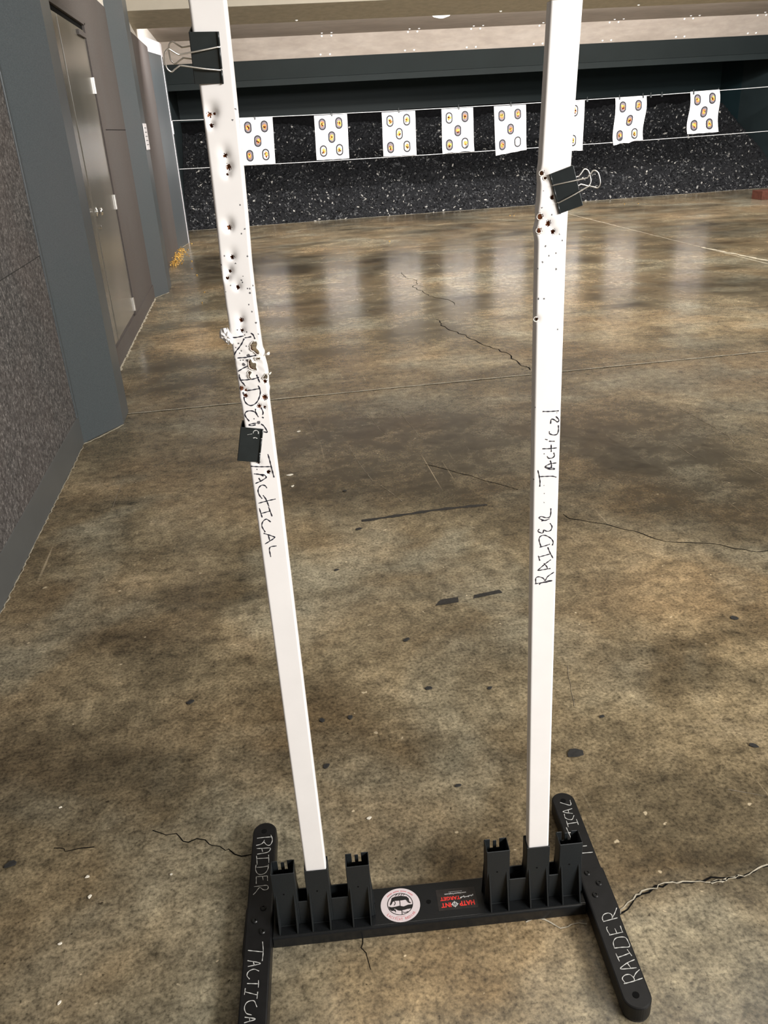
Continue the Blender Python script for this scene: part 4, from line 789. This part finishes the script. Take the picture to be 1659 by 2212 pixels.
def slab(name, pts, par, mat, bow, th):
    # crumpled sheet: a bowed outline with thickness
    c = np.mean(np.array(pts), 0); bm = bmesh.new(); rings = []
    for k,(sc,dy) in enumerate(((1,0),(.72,-bow*.7),(.38,-bow))):
        rings.append([bm.verts.new((c[0]+(p[0]-c[0])*sc+.0006, -.007+dy+.0022*math.sin(i*2.3+k), c[1]+(p[1]-c[1])*sc-zb)) for i,p in enumerate(pts)])
    n = len(pts); mid = bm.verts.new((c[0]+.0006, -.007-bow*.8, c[1]-zb))
    for k in range(2):
        for i in range(n): bm.faces.new((rings[k][i], rings[k][(i+1)%n], rings[k+1][(i+1)%n], rings[k+1][i]))
    for i in range(n): bm.faces.new((rings[2][i], rings[2][(i+1)%n], mid))
    bmesh.ops.recalc_face_normals(bm, faces=bm.faces)
    me = bpy.data.meshes.new(name); bm.to_mesh(me); bm.free(); o = link(name, me, mat, par)
    m = o.modifiers.new('solid', 'SOLIDIFY'); m.thickness = th; m.offset = 0; 
    return o
slab('torn_flap', FLAP, pl_, M_['white_tube'], .006, .0016)
for cx,cz,s in ((.0222,1.1115,.0030),(.0216,1.0850,.0022)):
    lump('torn_flap', [(cx+s*math.cos(t)*1.1, -.006+.001*math.sin(3*t), cz-zb+s*.8*math.sin(t)) for t in np.linspace(0,2*PI,8)[:-1]], pl_, M_['torn'], .002)
for P in THRU:
    mb = MB(); L = smooth_line(P+[P[0]], .0012)
    pts = [Vector(place_l(p[0]+random.uniform(-.0004,.0004), p[1]+random.uniform(-.0004,.0004), random.uniform(0,.0012))) for p in L]
    mb.tube(pts, .0007, 6); mb.build('torn_rim', M_['torn'], pl_, smooth=True)
for u,z,r in HOLE_R:
    if u < -.019:
        mb = MB(); mb.tube([Vector(place_r(u+r*1.05*math.cos(t), z+r*1.05*math.sin(t), .0006)) for t in np.linspace(.3*PI,1.9*PI,18)], .0007, 6); mb.build('torn_rim', M_['torn'], pr_, smooth=True)
# ------------------------------------------------------------------ binder clips
def binder_clip(name, loc, ax, dp, handles, label, splay=(.10,.12), L=.050, D=.029):
    """loc: middle of the front jaw line; ax: along the clip; dp: from jaw towards spine (both in the post plane)"""
    ax = Vector(ax).normalized(); dp = Vector(dp); dp = (dp-ax*dp.dot(ax)).normalized(); nr = ax.cross(dp)
    if nr.y > 0: nr = -nr                                    # nr points to the viewer
    t = empty(name); Mx = Matrix((ax, dp, nr)).transposed().to_4x4(); Mx.translation = loc; t.matrix_world = Mx
    tag(t, label, 'binder clip', 'binder clips on the posts')
    g = TH+.0006; sp = .0135; th = .0007; zc = -g/2
    # local: x along, y depth (0 = jaws), z towards viewer
    mb = MB()
    P = [(0,.0003),(D,.0047+.0),(D+.0006,.0035),(D+.0006,-g-.0035),(D,-g-.0047),(0,-g-.0003),(0,-g+.0006-.0002),(D-.0007,-g-.0030),(D-.0007,.0030),(0,-.0004)]
    P = [(y,z) for y,z in P]
    mb.sweep(P, -L/2, L/2); mb.build('body', M_['clip_black'], t, .0003, seg=1)
    for zj in (.0009, -g-.0009):
        mb = MB()
        for a,b in ((-.5,-.235),(-.205,.205),(.235,.5)): mb.tube([(a*L,-.0004,zj),(b*L,-.0004,zj)], .0013, 10)
        mb.build('jaw_roll', M_['clip_black'], t, smooth=True)
    if handles:
        for sgn,z0,sl in ((1,.0009,splay[0]),(-1,-g-.0009,splay[1])):
            half = [(.0110,0),(.0085,.018),(.0052,.040),(.0055,.0425),(.0085,.0475),(.0105,.0505),(.0098,.0530),(.0065,.0555),(.0,.0562)]
            pts = [(-x,y) for x,y in half]+[(x,y) for x,y in reversed(half[:-1])]
            pts = smooth_line(pts, .0015)
            lift = lambda y: sgn*(.0008+y*sl+.0020*math.exp(-((y-.016)/.02)**2))
            mb = MB(); mb.tube([(p[0]*1.02, p[1], z0+lift(p[1])) for p in pts], .00085, 8)
            for s in (-1,1): mb.tube([(s*.0112,0,z0+sgn*.0006),(s*.0090,-.0004,z0)], .00085, 8)
            mb.build('wire_handle', M_['steel'], t, smooth=True)
    return t
def jaw(place, e, top, bot, stp, sbt):
    Mw = Matrix.Translation(e.location) @ Matrix.Rotation(AZ, 4, 'Z')
    P = [Mw @ Vector(place(u,z,.0006)) for u,z in (top,bot)]; zm = (top[1]+bot[1])/2
    um = ((stp[0]+sbt[0])-(top[0]+bot[0]))/2; vm = ((stp[1]+sbt[1])-(top[1]+bot[1]))/2
    dp = Matrix.Rotation(AZ, 3, 'Z') @ Vector((um, 0, vm))
    return (P[0]+P[1])/2, P[0]-P[1], dp
p, a, d = jaw(flat_l, pl_, (.0157,1.4758),(.0129,1.4278),(-.0140,1.4784),(-.0134,1.430))
binder_clip('binder_clip', p, a, d, True, 'black binder clip with steel wire handles near the top of the left post', (.22,-.05))
p, a, d = jaw(flat_r, pr_, (-.0139,1.3092),(0,1.2638),(.0145,1.3161),(.0278,1.2724))
binder_clip('binder_clip', p, a, d, True, 'tilted black binder clip with bright wire handles on the right post', (.10,.16))
p, a, d = jaw(flat_l, pl_, (.0033,1.0064),(-.0076,.9576),(-.0241,1.0103),(-.0377,.9665))
lc_ = binder_clip('binder_clip', p, a, d, False, 'scuffed black binder clip without handles halfway up the left post')
zf = lambda y: .0003+y/.029*.0044
for k,st_ in enumerate(([(.0175,.0045),(.0205,.0050),(.0222,.0080),(.0205,.0112),(.0180,.0115)],[(.0105,.0055),(.0115,.0080),(.0108,.0105)],[(.0165,.013),(.0150,.019)])):
    ribbons([st_], .0012 if k < 2 else .0005, lambda a,b,h: (a,b,zf(b)+h), .00012, .0008).build('scuff', M_['chalk'], lc_)
